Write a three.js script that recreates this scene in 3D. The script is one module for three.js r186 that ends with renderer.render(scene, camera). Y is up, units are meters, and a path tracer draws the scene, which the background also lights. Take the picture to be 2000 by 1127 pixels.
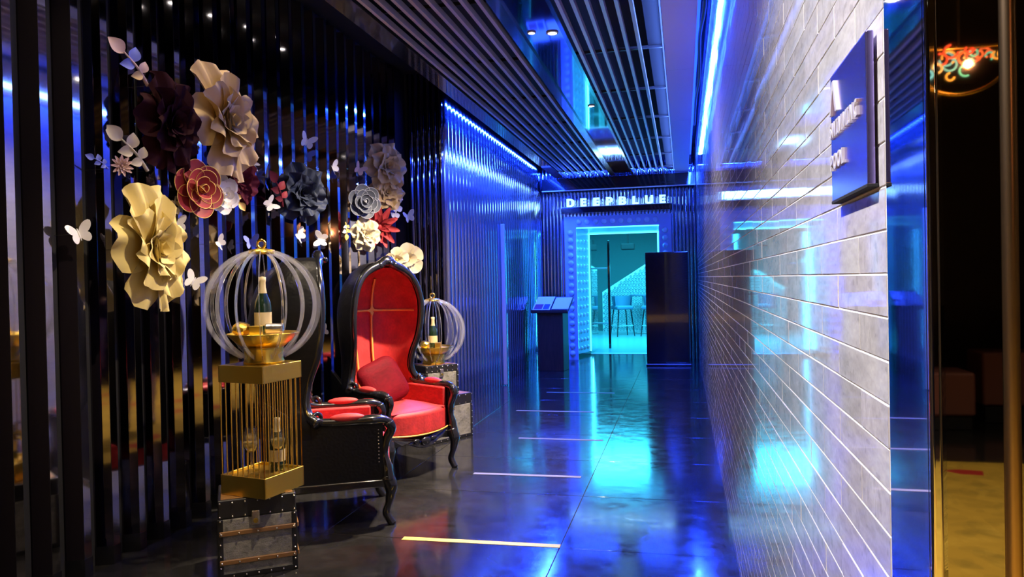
import * as THREE from 'three';
import { RoundedBoxGeometry } from 'three/addons/geometries/RoundedBoxGeometry.js';
import { mergeGeometries, mergeVertices } from 'three/addons/utils/BufferGeometryUtils.js';
import { FontLoader } from 'three/addons/loaders/FontLoader.js';
import { TextGeometry } from 'three/addons/geometries/TextGeometry.js';
import { MarchingCubes } from 'three/addons/objects/MarchingCubes.js';
import { RectAreaLightUniformsLib } from 'three/addons/lights/RectAreaLightUniformsLib.js';

// ---------------------------------------------------------------- camera, light, exposure
RectAreaLightUniformsLib.init();
const scene = new THREE.Scene();
scene.background = new THREE.Color(0x000000);
const camera = new THREE.PerspectiveCamera(42.61, 2000 / 1127, 0.05, 80);
camera.position.set(0, 1.5, 0);
camera.rotation.order = 'YXZ';
const D = Math.PI / 180;
camera.rotation.set(-0.6146 * D, 13.029 * D, -1.2 * D);
camera.updateMatrixWorld();
const renderer = new THREE.WebGLRenderer();
renderer.toneMapping = THREE.LinearToneMapping;
renderer.toneMappingExposure = 1.0;
renderer.shadowMap.enabled = true;

const BLUE = new THREE.Color().setRGB(0.012, 0.055, 1.0);
const CYAN = new THREE.Color().setRGB(0.03, 0.5, 1.0);
const WARM = new THREE.Color().setRGB(1.0, 0.80, 0.56);
const LEVEL = { blueLeft: 1350, blueRight: 850, blueDoor: 420, cyanRoom: 55, cyanPortal: 52, spot: 105, near: 25, wash: 3, lobby: 34, slat: 110, lantern: 0.5 };

// ---------------------------------------------------------------- helpers
let seedState = 7;
function rnd() { seedState = (seedState * 1664525 + 1013904223) >>> 0; return seedState / 4294967296; }
const rr = (a, b) => a + (b - a) * rnd();
const used = {};
function numbered(n) { if (!(n in used)) { used[n] = 0; return n; } used[n]++; return n + '_' + String(used[n]).padStart(3, '0'); }
function mesh(name, geo, mat, parent) {
  const m = new THREE.Mesh(geo, mat); m.name = name; m.castShadow = m.receiveShadow = true;
  if (parent) parent.add(m); return m;
}
function thing(name, label, category, pos = [0, 0, 0], turn = 0, group) {
  const o = new THREE.Group(); o.name = numbered(name); scene.add(o);
  o.position.set(...pos); o.rotation.y = turn; o.userData = { label, category };
  if (group) o.userData.group = group; return o;
}
function tagged(name, geo, mat, label, category, group) {
  const m = mesh(numbered(name), geo, mat, scene); m.userData = { label, category }; if (group) m.userData.group = group; return m;
}
function struct(name, label, category) {
  const o = new THREE.Group(); o.name = name; scene.add(o); o.userData = { kind: 'structure', label, category }; return o;
}
function copyOf(src, pos, turn, label) {
  const c = src.clone(); c.name = numbered(src.name.replace(/_\d{3}$/, '')); c.userData = { ...src.userData, label };
  c.position.set(...pos); c.rotation.y = turn; scene.add(c); return c;
}
const box = (w, h, d, x = 0, y = 0, z = 0) => new THREE.BoxGeometry(w, h, d).translate(x, y, z);
const span = (x0, x1, y0, y1, z0, z1) => box(x1 - x0, y1 - y0, z1 - z0, (x0 + x1) / 2, (y0 + y1) / 2, (z0 + z1) / 2);
const rbox = (w, h, d, r = 0.005, x = 0, y = 0, z = 0, s = 2) => new RoundedBoxGeometry(w, h, d, s, r).translate(x, y, z);
const cyl = (r0, r1, h, n = 16, x = 0, y = 0, z = 0) => new THREE.CylinderGeometry(r1, r0, h, n).translate(x, y + h / 2, z);
const V = (x, y, z) => new THREE.Vector3(x, y, z);
const merge = (a) => mergeGeometries(a.map(g => { const h = g.index ? g.toNonIndexed() : g; for (const k of Object.keys(h.attributes)) if (!['position', 'normal', 'uv'].includes(k)) h.deleteAttribute(k); return h; }));
function prism(pts, y0, y1) {            // pts: [x, z] outline extruded upward
  const s = new THREE.Shape(pts.map(([x, z]) => new THREE.Vector2(x, -z)));
  const g = new THREE.ExtrudeGeometry(s, { depth: y1 - y0, bevelEnabled: false }); g.rotateX(-Math.PI / 2); g.translate(0, y0, 0); return g;
}
function tube(points, r, seg = 24, n = 8, closed = false) {
  return new THREE.TubeGeometry(new THREE.CatmullRomCurve3(points.map(p => V(...p)), closed), seg, r, n, closed);
}
// tube whose radius follows a list of radii, with elliptical section
function taper(points, radii, seg = 28, n = 10, flat = 1) {
  const c = new THREE.CatmullRomCurve3(points.map(p => V(...p)));
  const fr = c.computeFrenetFrames(seg, false); const pos = [], idx = [], uv = [];
  for (let i = 0; i <= seg; i++) {
    const t = i / seg, p = c.getPointAt(t), f = t * (radii.length - 1), k = Math.min(radii.length - 2, Math.floor(f)), u = f - k;
    const s = u * u * (3 - 2 * u), r = radii[k] * (1 - s) + radii[k + 1] * s;
    for (let j = 0; j < n; j++) {
      const a = j / n * Math.PI * 2; const v = p.clone().addScaledVector(fr.normals[i], Math.cos(a) * r).addScaledVector(fr.binormals[i], Math.sin(a) * r * flat);
      pos.push(v.x, v.y, v.z); uv.push(j / n, t);
    }
  }
  for (let i = 0; i < seg; i++) for (let j = 0; j < n; j++) { const a = i * n + j, b = i * n + (j + 1) % n; idx.push(a, b, a + n, b, b + n, a + n); }
  const c0 = pos.length / 3; let p = c.getPointAt(0); pos.push(p.x, p.y, p.z); uv.push(0, 0); p = c.getPointAt(1); pos.push(p.x, p.y, p.z); uv.push(0, 1);
  for (let j = 0; j < n; j++) { idx.push(c0, (j + 1) % n, j); idx.push(c0 + 1, seg * n + j, seg * n + (j + 1) % n); }
  const g = new THREE.BufferGeometry(); g.setAttribute('position', new THREE.Float32BufferAttribute(pos, 3)); g.setAttribute('uv', new THREE.Float32BufferAttribute(uv, 2)); g.setIndex(idx); g.computeVertexNormals(); return g;
}
function surface(nu, nv, fn) {           // grid surface from fn(u, v) -> [x, y, z]
  const pos = [], uv = [], idx = [];
  for (let j = 0; j <= nv; j++) for (let i = 0; i <= nu; i++) { pos.push(...fn(i / nu, j / nv)); uv.push(i / nu, j / nv); }
  for (let j = 0; j < nv; j++) for (let i = 0; i < nu; i++) { const a = j * (nu + 1) + i; idx.push(a, a + 1, a + nu + 1, a + 1, a + nu + 2, a + nu + 1); }
  const g = new THREE.BufferGeometry(); g.setAttribute('position', new THREE.Float32BufferAttribute(pos, 3)); g.setAttribute('uv', new THREE.Float32BufferAttribute(uv, 2)); g.setIndex(idx); g.computeVertexNormals(); return g;
}
const lathe = (pts, n = 32) => new THREE.LatheGeometry(pts.map(p => new THREE.Vector2(...p)), n);

// ---------------------------------------------------------------- textures and materials
function noiseGrid(w, h, seed) { let s = seed; const g = new Float32Array(w * h); for (let i = 0; i < g.length; i++) { s = (s * 1664525 + 1013904223) >>> 0; g[i] = s / 4294967296; } return g; }
function valueNoise(seed, gx, gy) {      // tileable
  const g = noiseGrid(gx, gy, seed);
  return (u, v) => {
    const x = ((u % 1) + 1) % 1 * gx, y = ((v % 1) + 1) % 1 * gy, i = Math.floor(x), j = Math.floor(y); let a = x - i, b = y - j; a = a * a * (3 - 2 * a); b = b * b * (3 - 2 * b);
    const q = (m, n) => g[(n % gy) * gx + (m % gx)];
    return (q(i, j) * (1 - a) + q(i + 1, j) * a) * (1 - b) + (q(i, j + 1) * (1 - a) + q(i + 1, j + 1) * a) * b;
  };
}
function dataTex(n, fn, srgb = true) {
  const d = new Uint8Array(n * n * 4);
  for (let j = 0; j < n; j++) for (let i = 0; i < n; i++) { const c = fn(i / n, j / n); const k = (j * n + i) * 4; d[k] = c[0]; d[k + 1] = c[1]; d[k + 2] = c[2]; d[k + 3] = 255; }
  const t = new THREE.DataTexture(d, n, n); t.wrapS = t.wrapT = THREE.RepeatWrapping; t.magFilter = THREE.LinearFilter; t.minFilter = THREE.LinearMipmapLinearFilter; t.generateMipmaps = true;
  if (srgb) t.colorSpace = THREE.SRGBColorSpace; t.needsUpdate = true; return t;
}
const g3 = (v, t = [1, 1, 1]) => t.map(k => Math.max(0, Math.min(255, v * k)));
const std = (o) => new THREE.MeshStandardMaterial(o);
const phys = (o) => new THREE.MeshPhysicalMaterial(o);
const lin = (r, g, b) => new THREE.Color().setRGB(r, g, b);

const n1 = valueNoise(11, 6, 24), n2 = valueNoise(12, 24, 48), n3 = valueNoise(13, 90, 128), n4 = valueNoise(14, 5, 5), n5 = valueNoise(15, 20, 20), n6 = valueNoise(16, 90, 90);
const stoneTex = dataTex(512, (u, v) => {
  const s = n1(u, v * 0.5) * 0.45 + n2(u, v) * 0.35 + n3(u, v) * 0.2; const k = 168 + s * 52 - (n2(v, u) > 0.86 ? 14 : 0);
  return g3(k, [1, 0.985, 0.965]);
});
const floorTex = dataTex(512, (u, v) => { const s = n4(u, v) * 0.5 + n5(u, v) * 0.3 + n6(u, v) * 0.2; return g3(20 + s * 30, [1, 0.98, 1.0]); });
const floorRough = dataTex(256, (u, v) => { const s = n5(u + 0.3, v) * 0.6 + n6(u, v) * 0.4; return g3(19 + s * 26); }, false);
const woodTex = dataTex(256, (u, v) => { const s = n3(u * 1, v * 0.1) * 0.5 + n2(u, v * 0.15) * 0.5; return g3(28 + s * 34, [1, 0.75, 0.6]); });
const canvasTex = dataTex(256, (u, v) => { const s = n4(u, v) * 0.4 + n5(u, v) * 0.35 + n6(u, v) * 0.25; return g3(92 + s * 70 - (n5(v, u) > 0.8 ? 18 : 0), [1, 0.97, 0.88]); });
const velvetTex = dataTex(256, (u, v) => { const s = n5(u, v) * 0.6 + n6(u, v) * 0.4; return g3(165 + s * 60); });
const fineBump = dataTex(256, (u, v) => g3(n6(u, v) * 200 + n6(u * 2, v * 2) * 55), false);

const M = {
  blackMatte: std({ color: lin(0.006, 0.006, 0.007), roughness: 0.85 }),
  ribMatte: phys({ color: lin(0.005, 0.003, 0.005), roughness: 0.55, specularIntensity: 0.3 }),
  ribGlass: std({ color: lin(0.22, 0.205, 0.24), metalness: 1, roughness: 0.05 }),
  ribMirror: std({ color: lin(0.52, 0.50, 0.55), metalness: 1, roughness: 0.06 }),
  ribBlue: std({ color: lin(0.50, 0.52, 0.62), metalness: 1, roughness: 0.11 }),
  mirror: std({ color: lin(0.72, 0.72, 0.78), metalness: 1, roughness: 0.03 }),
  mirrorDark: std({ color: lin(0.34, 0.32, 0.30), metalness: 1, roughness: 0.02 }),
  bronze: std({ color: lin(0.42, 0.29, 0.17), metalness: 1, roughness: 0.28 }),
  railDark: std({ color: lin(0.10, 0.10, 0.11), metalness: 0.4, roughness: 0.4 }),
  slat: std({ color: lin(0.46, 0.42, 0.44), metalness: 0.3, roughness: 0.4 }),
  soffit: std({ color: lin(0.6, 0.6, 0.62), roughness: 0.5 }),
  grout: std({ color: lin(0.86, 0.85, 0.83), roughness: 0.7 }),
  floorGrout: std({ color: lin(0.10, 0.10, 0.105), roughness: 0.6 }),
  velvet: phys({ color: lin(0.82, 0.035, 0.035), map: velvetTex, roughness: 0.62, sheen: 0.5, sheenColor: lin(0.7, 0.08, 0.07), sheenRoughness: 0.35, bumpMap: fineBump, bumpScale: 0.0008 }),
  velvetDark: phys({ specularIntensity: 0.2, color: lin(0.20, 0.002, 0.010), map: velvetTex, roughness: 0.7, sheen: 0.15, sheenColor: lin(0.3, 0.01, 0.03), sheenRoughness: 0.4, bumpMap: fineBump, bumpScale: 0.0008 }),
  lacquer: phys({ color: lin(0.006, 0.006, 0.007), roughness: 0.22, clearcoat: 1, clearcoatRoughness: 0.06 }),
  leather: phys({ color: lin(0.004, 0.004, 0.005), roughness: 0.36, specularIntensity: 0.5, bumpMap: fineBump, bumpScale: 0.0012 }),
  goldPipe: std({ color: lin(0.74, 0.44, 0.10), roughness: 0.45, metalness: 0.4 }),
  gold: std({ color: lin(0.86, 0.58, 0.12), metalness: 1, roughness: 0.26 }),
  goldSatin: std({ color: lin(0.86, 0.60, 0.10), metalness: 1, roughness: 0.3 }),
  silver: std({ color: lin(0.75, 0.75, 0.74), metalness: 1, roughness: 0.25 }),
  acrylic: phys({ color: lin(0.96, 0.96, 0.97), roughness: 0.05, transmission: 0.90, thickness: 0.004, ior: 1.49, specularIntensity: 1 }),
  clearGlass: phys({ color: 0xffffff, roughness: 0.02, transmission: 1, thickness: 0.002, ior: 1.5 }),
  wine: phys({ color: lin(0.95, 0.80, 0.36), roughness: 0.05, transmission: 0.75, thickness: 0.03, ior: 1.33 }),
  pane: phys({ color: lin(0.86, 0.96, 0.98), roughness: 0.02, transmission: 1, thickness: 0, ior: 1.5 }),
  bottle: phys({ color: lin(0.01, 0.025, 0.012), roughness: 0.08, clearcoat: 1, clearcoatRoughness: 0.04 }),
  paperLabel: std({ color: lin(0.50, 0.40, 0.20), roughness: 0.7 }),
  trunkCanvas: std({ map: canvasTex, roughness: 0.75, bumpMap: fineBump, bumpScale: 0.001 }),
  trunkBlack: std({ color: lin(0.012, 0.011, 0.011), roughness: 0.4 }),
  trunkWood: std({ color: lin(0.40, 0.19, 0.055), map: velvetTex, roughness: 0.42 }),
  stud: std({ color: lin(0.82, 0.76, 0.62), metalness: 1, roughness: 0.25 }),
  cream: std({ color: lin(0.60, 0.48, 0.17), roughness: 0.8, side: THREE.DoubleSide }),
  creamPale: std({ color: lin(0.58, 0.50, 0.32), roughness: 0.8, side: THREE.DoubleSide }),
  tan: std({ color: lin(0.54, 0.38, 0.18), roughness: 0.8, side: THREE.DoubleSide }),
  white: std({ color: lin(0.78, 0.74, 0.66), roughness: 0.8, side: THREE.DoubleSide }),
  maroonDark: phys({ color: lin(0.022, 0.003, 0.006), roughness: 0.8, specularIntensity: 0.2, side: THREE.DoubleSide }),
  maroon: phys({ color: lin(0.10, 0.008, 0.018), roughness: 0.75, specularIntensity: 0.3, side: THREE.DoubleSide }),
  red: std({ color: lin(0.30, 0.02, 0.025), roughness: 0.65, side: THREE.DoubleSide }),
  navy: phys({ specularIntensity: 0.4, color: lin(0.022, 0.030, 0.055), roughness: 0.6, side: THREE.DoubleSide }),
  slateRim: std({ color: lin(0.30, 0.32, 0.36), roughness: 0.5 }),
  slate: std({ color: lin(0.07, 0.08, 0.11), roughness: 0.55, side: THREE.DoubleSide }),
  goldPaper: std({ color: lin(0.66, 0.40, 0.09), roughness: 0.5, metalness: 0.3, side: THREE.DoubleSide }),
  pinkPaper: std({ color: lin(0.60, 0.42, 0.36), roughness: 0.75, side: THREE.DoubleSide }),
  bluePaper: std({ color: lin(0.16, 0.20, 0.62), roughness: 0.7, side: THREE.DoubleSide }),
  whitePaper: std({ color: lin(0.80, 0.78, 0.74), roughness: 0.75, side: THREE.DoubleSide }),
  yellowTape: std({ color: lin(0.86, 0.60, 0.035), roughness: 0.5 }),
  whiteTape: std({ color: lin(0.15, 0.145, 0.14), roughness: 0.6 }),
  greyMetal: std({ color: lin(0.56, 0.58, 0.60), metalness: 0.3, roughness: 0.4 }),
  darkWood: std({ map: woodTex, roughness: 0.45 }),
  gloss: phys({ color: lin(0.008, 0.008, 0.01), roughness: 0.12, clearcoat: 1, clearcoatRoughness: 0.03 }),
  signMetal: std({ color: lin(0.30, 0.24, 0.58), metalness: 0.95, roughness: 0.22 }),
  signLetter: std({ color: lin(0.72, 0.68, 0.62), metalness: 0.5, roughness: 0.4 }),
  portal: phys({ color: lin(0.55, 0.66, 0.86), roughness: 0.3, clearcoat: 0.6, clearcoatRoughness: 0.1 }),
  bulb: phys({ color: lin(0.80, 0.88, 0.96), roughness: 0.12, clearcoat: 1, clearcoatRoughness: 0.05 }),
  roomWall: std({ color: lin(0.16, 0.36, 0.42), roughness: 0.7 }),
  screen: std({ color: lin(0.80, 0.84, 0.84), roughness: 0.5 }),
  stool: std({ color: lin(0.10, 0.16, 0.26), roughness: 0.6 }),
  brownBox: std({ color: lin(0.20, 0.07, 0.05), roughness: 0.6 }),
  lobbyWall: std({ color: lin(0.020, 0.016, 0.015), roughness: 0.6 }),
  cable: std({ color: lin(0.01, 0.01, 0.012), roughness: 0.5 }),
  letterLit: std({ color: lin(0.8, 0.9, 1), emissive: lin(0.35, 0.75, 1), emissiveIntensity: 1.8, roughness: 0.4 }),
  ledBlue: std({ color: lin(0.2, 0.3, 0.9), emissive: BLUE, emissiveIntensity: 2, roughness: 0.5 }),
  ledViolet: std({ color: lin(0.2, 0.3, 0.9), emissive: lin(0.10, 0.22, 1), emissiveIntensity: 1.5, roughness: 0.5 }),
  ledCyan: std({ color: lin(0.4, 0.8, 0.9), emissive: lin(0.10, 0.75, 1.0), emissiveIntensity: 2.2, roughness: 0.5 }),
  lamp: std({ color: lin(1, 0.95, 0.85), emissive: lin(1, 0.92, 0.74), emissiveIntensity: 26 }),
};
function areaLight(color, intensity, w, h, pos, target) {
  const l = new THREE.RectAreaLight(color, intensity, w, h); l.position.set(...pos); l.lookAt(...target); scene.add(l); l.name = numbered('area_light'); return l;
}
function spot(color, intensity, pos, target, angle, penumbra, radius = 1.5) {
  const l = new THREE.SpotLight(color, intensity, 0, angle, penumbra, 2); l.position.set(...pos); l.target.position.set(...target); l.name = numbered('spot_light');
  l.castShadow = true; l.shadow.radius = radius; scene.add(l, l.target); l.target.name = numbered('spot_target'); return l;
}

// ---------------------------------------------------------------- floor
const DOOR_Z = -13.7, RIGHT_X = 0.25, LEFT_X = -3.05, FAR_X = -2.55, RETURN_Z = -7.9;
{
  const f = struct('floor', 'dark polished stone floor tiles of the corridor', 'floor');
  mesh('screed', span(-3.4, 4.4, -0.10, -0.012, -24, 8), M.floorGrout, f);
  const mats = []; for (let k = 0; k < 4; k++) { const t = floorTex.clone(); t.offset.set(k * 0.31, k * 0.17); t.needsUpdate = true; mats.push(phys({ map: t, roughnessMap: floorRough, roughness: 1, ior: 1.75, specularIntensity: 1 })); }
  const xs = [-3.4, -2.14, -0.70, 0.74], zs = []; for (let z = -1.0; z > -24; z -= 1.0) zs.push(z - 0.07);
  for (let i = 0; i < 3; i++) {
    const w = xs[i + 1] - xs[i] - 0.004, g = rbox(w, 0.012, 0.996, 0.0015, 0, -0.006, 0, 1);
    for (const z of zs) { const m = mesh('floor_tile', g, mats[Math.floor(rnd() * 4)], f); m.position.set((xs[i] + xs[i + 1]) / 2, 0, z - 0.5); }
  }
  const carpetTex = (() => {
    const c = document.createElement('canvas'); c.width = c.height = 1024; const x = c.getContext('2d'); x.fillStyle = '#b3942f'; x.fillRect(0, 0, 1024, 1024);
    for (let i = 0; i < 900; i++) { x.fillStyle = rnd() < 0.5 ? 'rgba(96,80,24,0.10)' : 'rgba(220,190,80,0.10)'; x.beginPath(); x.ellipse(rnd() * 1024, rnd() * 1024, 10 + rnd() * 40, 8 + rnd() * 20, rnd() * 3, 0, 7); x.fill(); }
    x.fillStyle = '#a01218';
    for (const [a, b, s, r] of [[250, 300, 90, 0.2], [640, 180, 70, 1.2], [800, 560, 100, 0.6], [380, 720, 84, 2.1], [120, 880, 60, 0.4], [700, 900, 76, 1.7]]) { x.beginPath(); for (let k = 0; k < 5; k++) { const q = r + k * 1.2566; const e = s * (k % 2 ? 0.7 : 1.1); x.lineTo(a + Math.cos(q) * e, b + Math.sin(q) * e * 0.8); } x.closePath(); x.fill(); }
    const t = new THREE.CanvasTexture(c); t.colorSpace = THREE.SRGBColorSpace; t.wrapS = t.wrapT = THREE.RepeatWrapping; t.repeat.set(3, 2.4); return t;
  })();
  tagged('carpet', span(-3.0, 4.1, -0.011, 0.006, -0.84, 4.7), std({ map: carpetTex, roughness: 0.95, bumpMap: fineBump, bumpScale: 0.002 }), 'yellow lobby carpet with red polygons, mirrored at the right edge', 'carpet');
  mesh('lobby_tile', span(-3.4, 4.4, -0.012, 0, 4.71, 8), mats[0], f); mesh('lobby_tile', span(-3.4, 0.24, -0.012, 0, -1.068, -0.845), mats[1], f);
}

// ---------------------------------------------------------------- left walls
function ribRow(parent, mat, count, geo, place, name = 'rib') { for (let i = 0; i < count; i++) { const m = mesh(name, geo, typeof mat === 'function' ? mat(i) : mat, parent); place(m, i); } }
{
  const w = struct('wall_left', 'black mirrored wall of angular vertical ribs behind the armchairs', 'wall');
  mesh('backing', span(LEFT_X - 0.25, LEFT_X - 0.085, 0, 3.9, -9.0, 8), M.blackMatte, w);
  const P = 0.2, H = 3.85;
  // seen from the room: facet turned to the entrance, flat strip, facet turned away
  const body = prism([[-0.003, 0.001], [-0.075, 0.040], [-0.088, 0.040], [-0.088, -0.060], [-0.075, -0.060], [-0.003, -0.047]], 0.10, H);
  const strip = prism([[0, 0], [-0.003, 0], [-0.003, -0.047], [0, -0.047]], 0.10, H);
  const base = prism([[0.004, 0.004], [-0.075, 0.042], [-0.088, 0.042], [-0.088, -0.063], [-0.075, -0.063], [0.004, -0.050]], 0, 0.10);
  for (let i = 0; i < 29; i++) {
    const z = -2.02 - i * P, matte = z > -3.42;
    const g = mesh('rib', body, matte ? M.ribMatte : M.ribGlass, w); g.position.set(LEFT_X, 0, z);
    mesh('mirror_strip', strip, M.ribMirror, w).position.set(LEFT_X, 0, z);
    mesh('rib_foot', base, M.lacquer, w).position.set(LEFT_X, 0, z);
  }
  mesh('end_panel', span(LEFT_X - 0.09, LEFT_X + 0.01, 0, H, -7.98, -7.62), M.ribMatte, w);
  mesh('lobby_panel', span(LEFT_X - 0.09, LEFT_X - 0.01, 0, H, -1.86, 8), M.lobbyWall, w);

  const e = struct('wall_recess_end', 'narrow fluted end face where the recess meets the blue wall', 'wall');
  mesh('backing', span(LEFT_X - 0.05, FAR_X - 0.06, 0, 3.9, RETURN_Z - 0.12, RETURN_Z - 0.03), M.blackMatte, e);
  const half = []; for (let k = 0; k <= 10; k++) { const a = Math.PI * k / 10; half.push([Math.cos(a) * 0.034, Math.sin(a) * 0.034]); }
  ribRow(e, M.ribGlass, 6, prism(half, 0, 3.85), (m, i) => m.position.set(LEFT_X + 0.075 + i * 0.07, 0, RETURN_Z - 0.03), 'flute');

  const f = struct('wall_left_far', 'glossy blue-lit fluted wall running to the bar entrance', 'wall');
  mesh('backing', span(FAR_X - 0.25, FAR_X - 0.058, 0, 3.9, DOOR_Z - 0.3, RETURN_Z - 0.04), M.ribBlue, f);
  const fl = []; for (let k = 0; k <= 12; k++) { const a = -Math.PI / 2 + Math.PI * k / 12; fl.push([Math.cos(a) * 0.055, Math.sin(a) * 0.066]); }
  ribRow(f, M.ribBlue, 41, prism(fl, 0, 3.88), (m, i) => m.position.set(FAR_X - 0.055, 0, RETURN_Z - 0.10 - i * 0.141), 'flute');
  tagged('door_pull', rbox(0.05, 2.3, 0.06, 0.008, FAR_X + 0.045, 1.16, -10.3), M.greyMetal, 'tall grey metal pull bar on the blue fluted wall', 'handle');
}

// ---------------------------------------------------------------- right wall of stone tiles
{
  const w = struct('wall_right', 'polished pale stone tile wall with light joints on the right', 'wall');
  const Z0 = -1.015, Z1 = -13.55, CH = 0.0555, TL = 0.30, TOP = 3.66;
  mesh('backing', span(RIGHT_X + 0.0015, RIGHT_X + 0.16, 0, TOP + 0.2, Z1, Z0), M.grout, w);
  const mats = []; for (let k = 0; k < 10; k++) { const t = stoneTex.clone(); t.repeat.set(0.5, 0.12); t.offset.set(rnd(), rnd()); t.needsUpdate = true; const b = 0.86 + rnd() * 0.14; mats.push(phys({ map: t, color: lin(b, b * rr(0.96, 1), b * rr(0.94, 1)), roughness: 0.04, ior: 1.6, specularIntensity: 1 })); }
  const tg = new THREE.BoxGeometry(0.010, CH - 0.0040, TL - 0.0042);
  const list = []; const v = new THREE.Vector3(); const inv = camera.matrixWorld.clone().invert(); camera.updateProjectionMatrix();
  for (let r = 0; r * CH < TOP; r++) for (let z = Z0 + (r % 2 ? TL / 2 : 0); z > Z1; z -= TL) {
    const za = Math.min(z, Z0), zb = Math.max(z - TL, Z1); if (za - zb < 0.03) continue;
    const y = r * CH + CH / 2, zc = (za + zb) / 2; v.set(RIGHT_X, y, zc).applyMatrix4(inv).applyMatrix4(camera.projectionMatrix);
    const seen = Math.abs(v.x) < 1.05 && Math.abs(v.y) < 1.08;
    list.push({ y, zc, len: za - zb, seen, mat: Math.floor(rnd() * 10), dx: rr(-0.0004, 0.0004), ry: rr(-0.0022, 0.0022), rz: rr(-0.003, 0.003) });
  }
  list.sort((a, b) => (b.seen - a.seen) || (b.zc - a.zc));
  const rest = Array.from({ length: 10 }, () => []);
  list.forEach((t, i) => {
    if (i < 300) { const m = mesh('stone_tile', tg, mats[t.mat], w); m.position.set(RIGHT_X + 0.005 + t.dx, t.y, t.zc); m.scale.z = t.len / TL; m.rotation.set(0, t.ry, t.rz); }
    else { const g = tg.clone(); g.scale(1, 1, t.len / TL); g.rotateZ(t.rz); g.rotateY(t.ry); g.translate(RIGHT_X + 0.005 + t.dx, t.y, t.zc); rest[t.mat].push(g); }
  });
  const rg = new THREE.Group(); rg.name = 'far_stone_tiles'; w.add(rg); rg.userData.kind = 'stuff';
  rest.forEach((a, k) => { const m = mesh('far_tile_course', merge(a), mats[k], rg); m.userData.kind = 'stuff'; });
  // mirror clad end of the wall and the mirror strips that face the lobby
  const e = struct('wall_entrance', 'dark mirror strips with bronze trims at the right edge', 'wall');
  mesh('core', span(RIGHT_X + 0.02, 4.3, 0, 3.9, -1.0, -0.90), M.blackMatte, e);
  mesh('mirror_end_panel', span(RIGHT_X, RIGHT_X + 0.018, 0, 3.66, -1.01, -0.862), M.mirror, e);
  mesh('chrome_edge', rbox(0.012, 3.66, 0.012, 0.004, RIGHT_X + 0.006, 1.83, -0.857), M.mirror, e);
  const pg = span(0, 0.058, 0, 3.66, -0.03, 0), bg = cyl(0.008, 0.008, 3.66, 14);
  for (let i = 0; i < 15; i++) {
    const x = RIGHT_X + 0.014 + i * 0.074; const m = mesh('mirror_strip', pg, M.mirrorDark, e); m.position.set(x, 0, -0.862);
    const b = mesh('bronze_trim', bg, M.bronze, e); b.position.set(x + 0.066, 0, -0.862);
  }
  mesh('plain_panel', span(RIGHT_X + 1.2, 4.3, 0, 3.66, -0.9, -0.87), M.lobbyWall, e);
}

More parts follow.
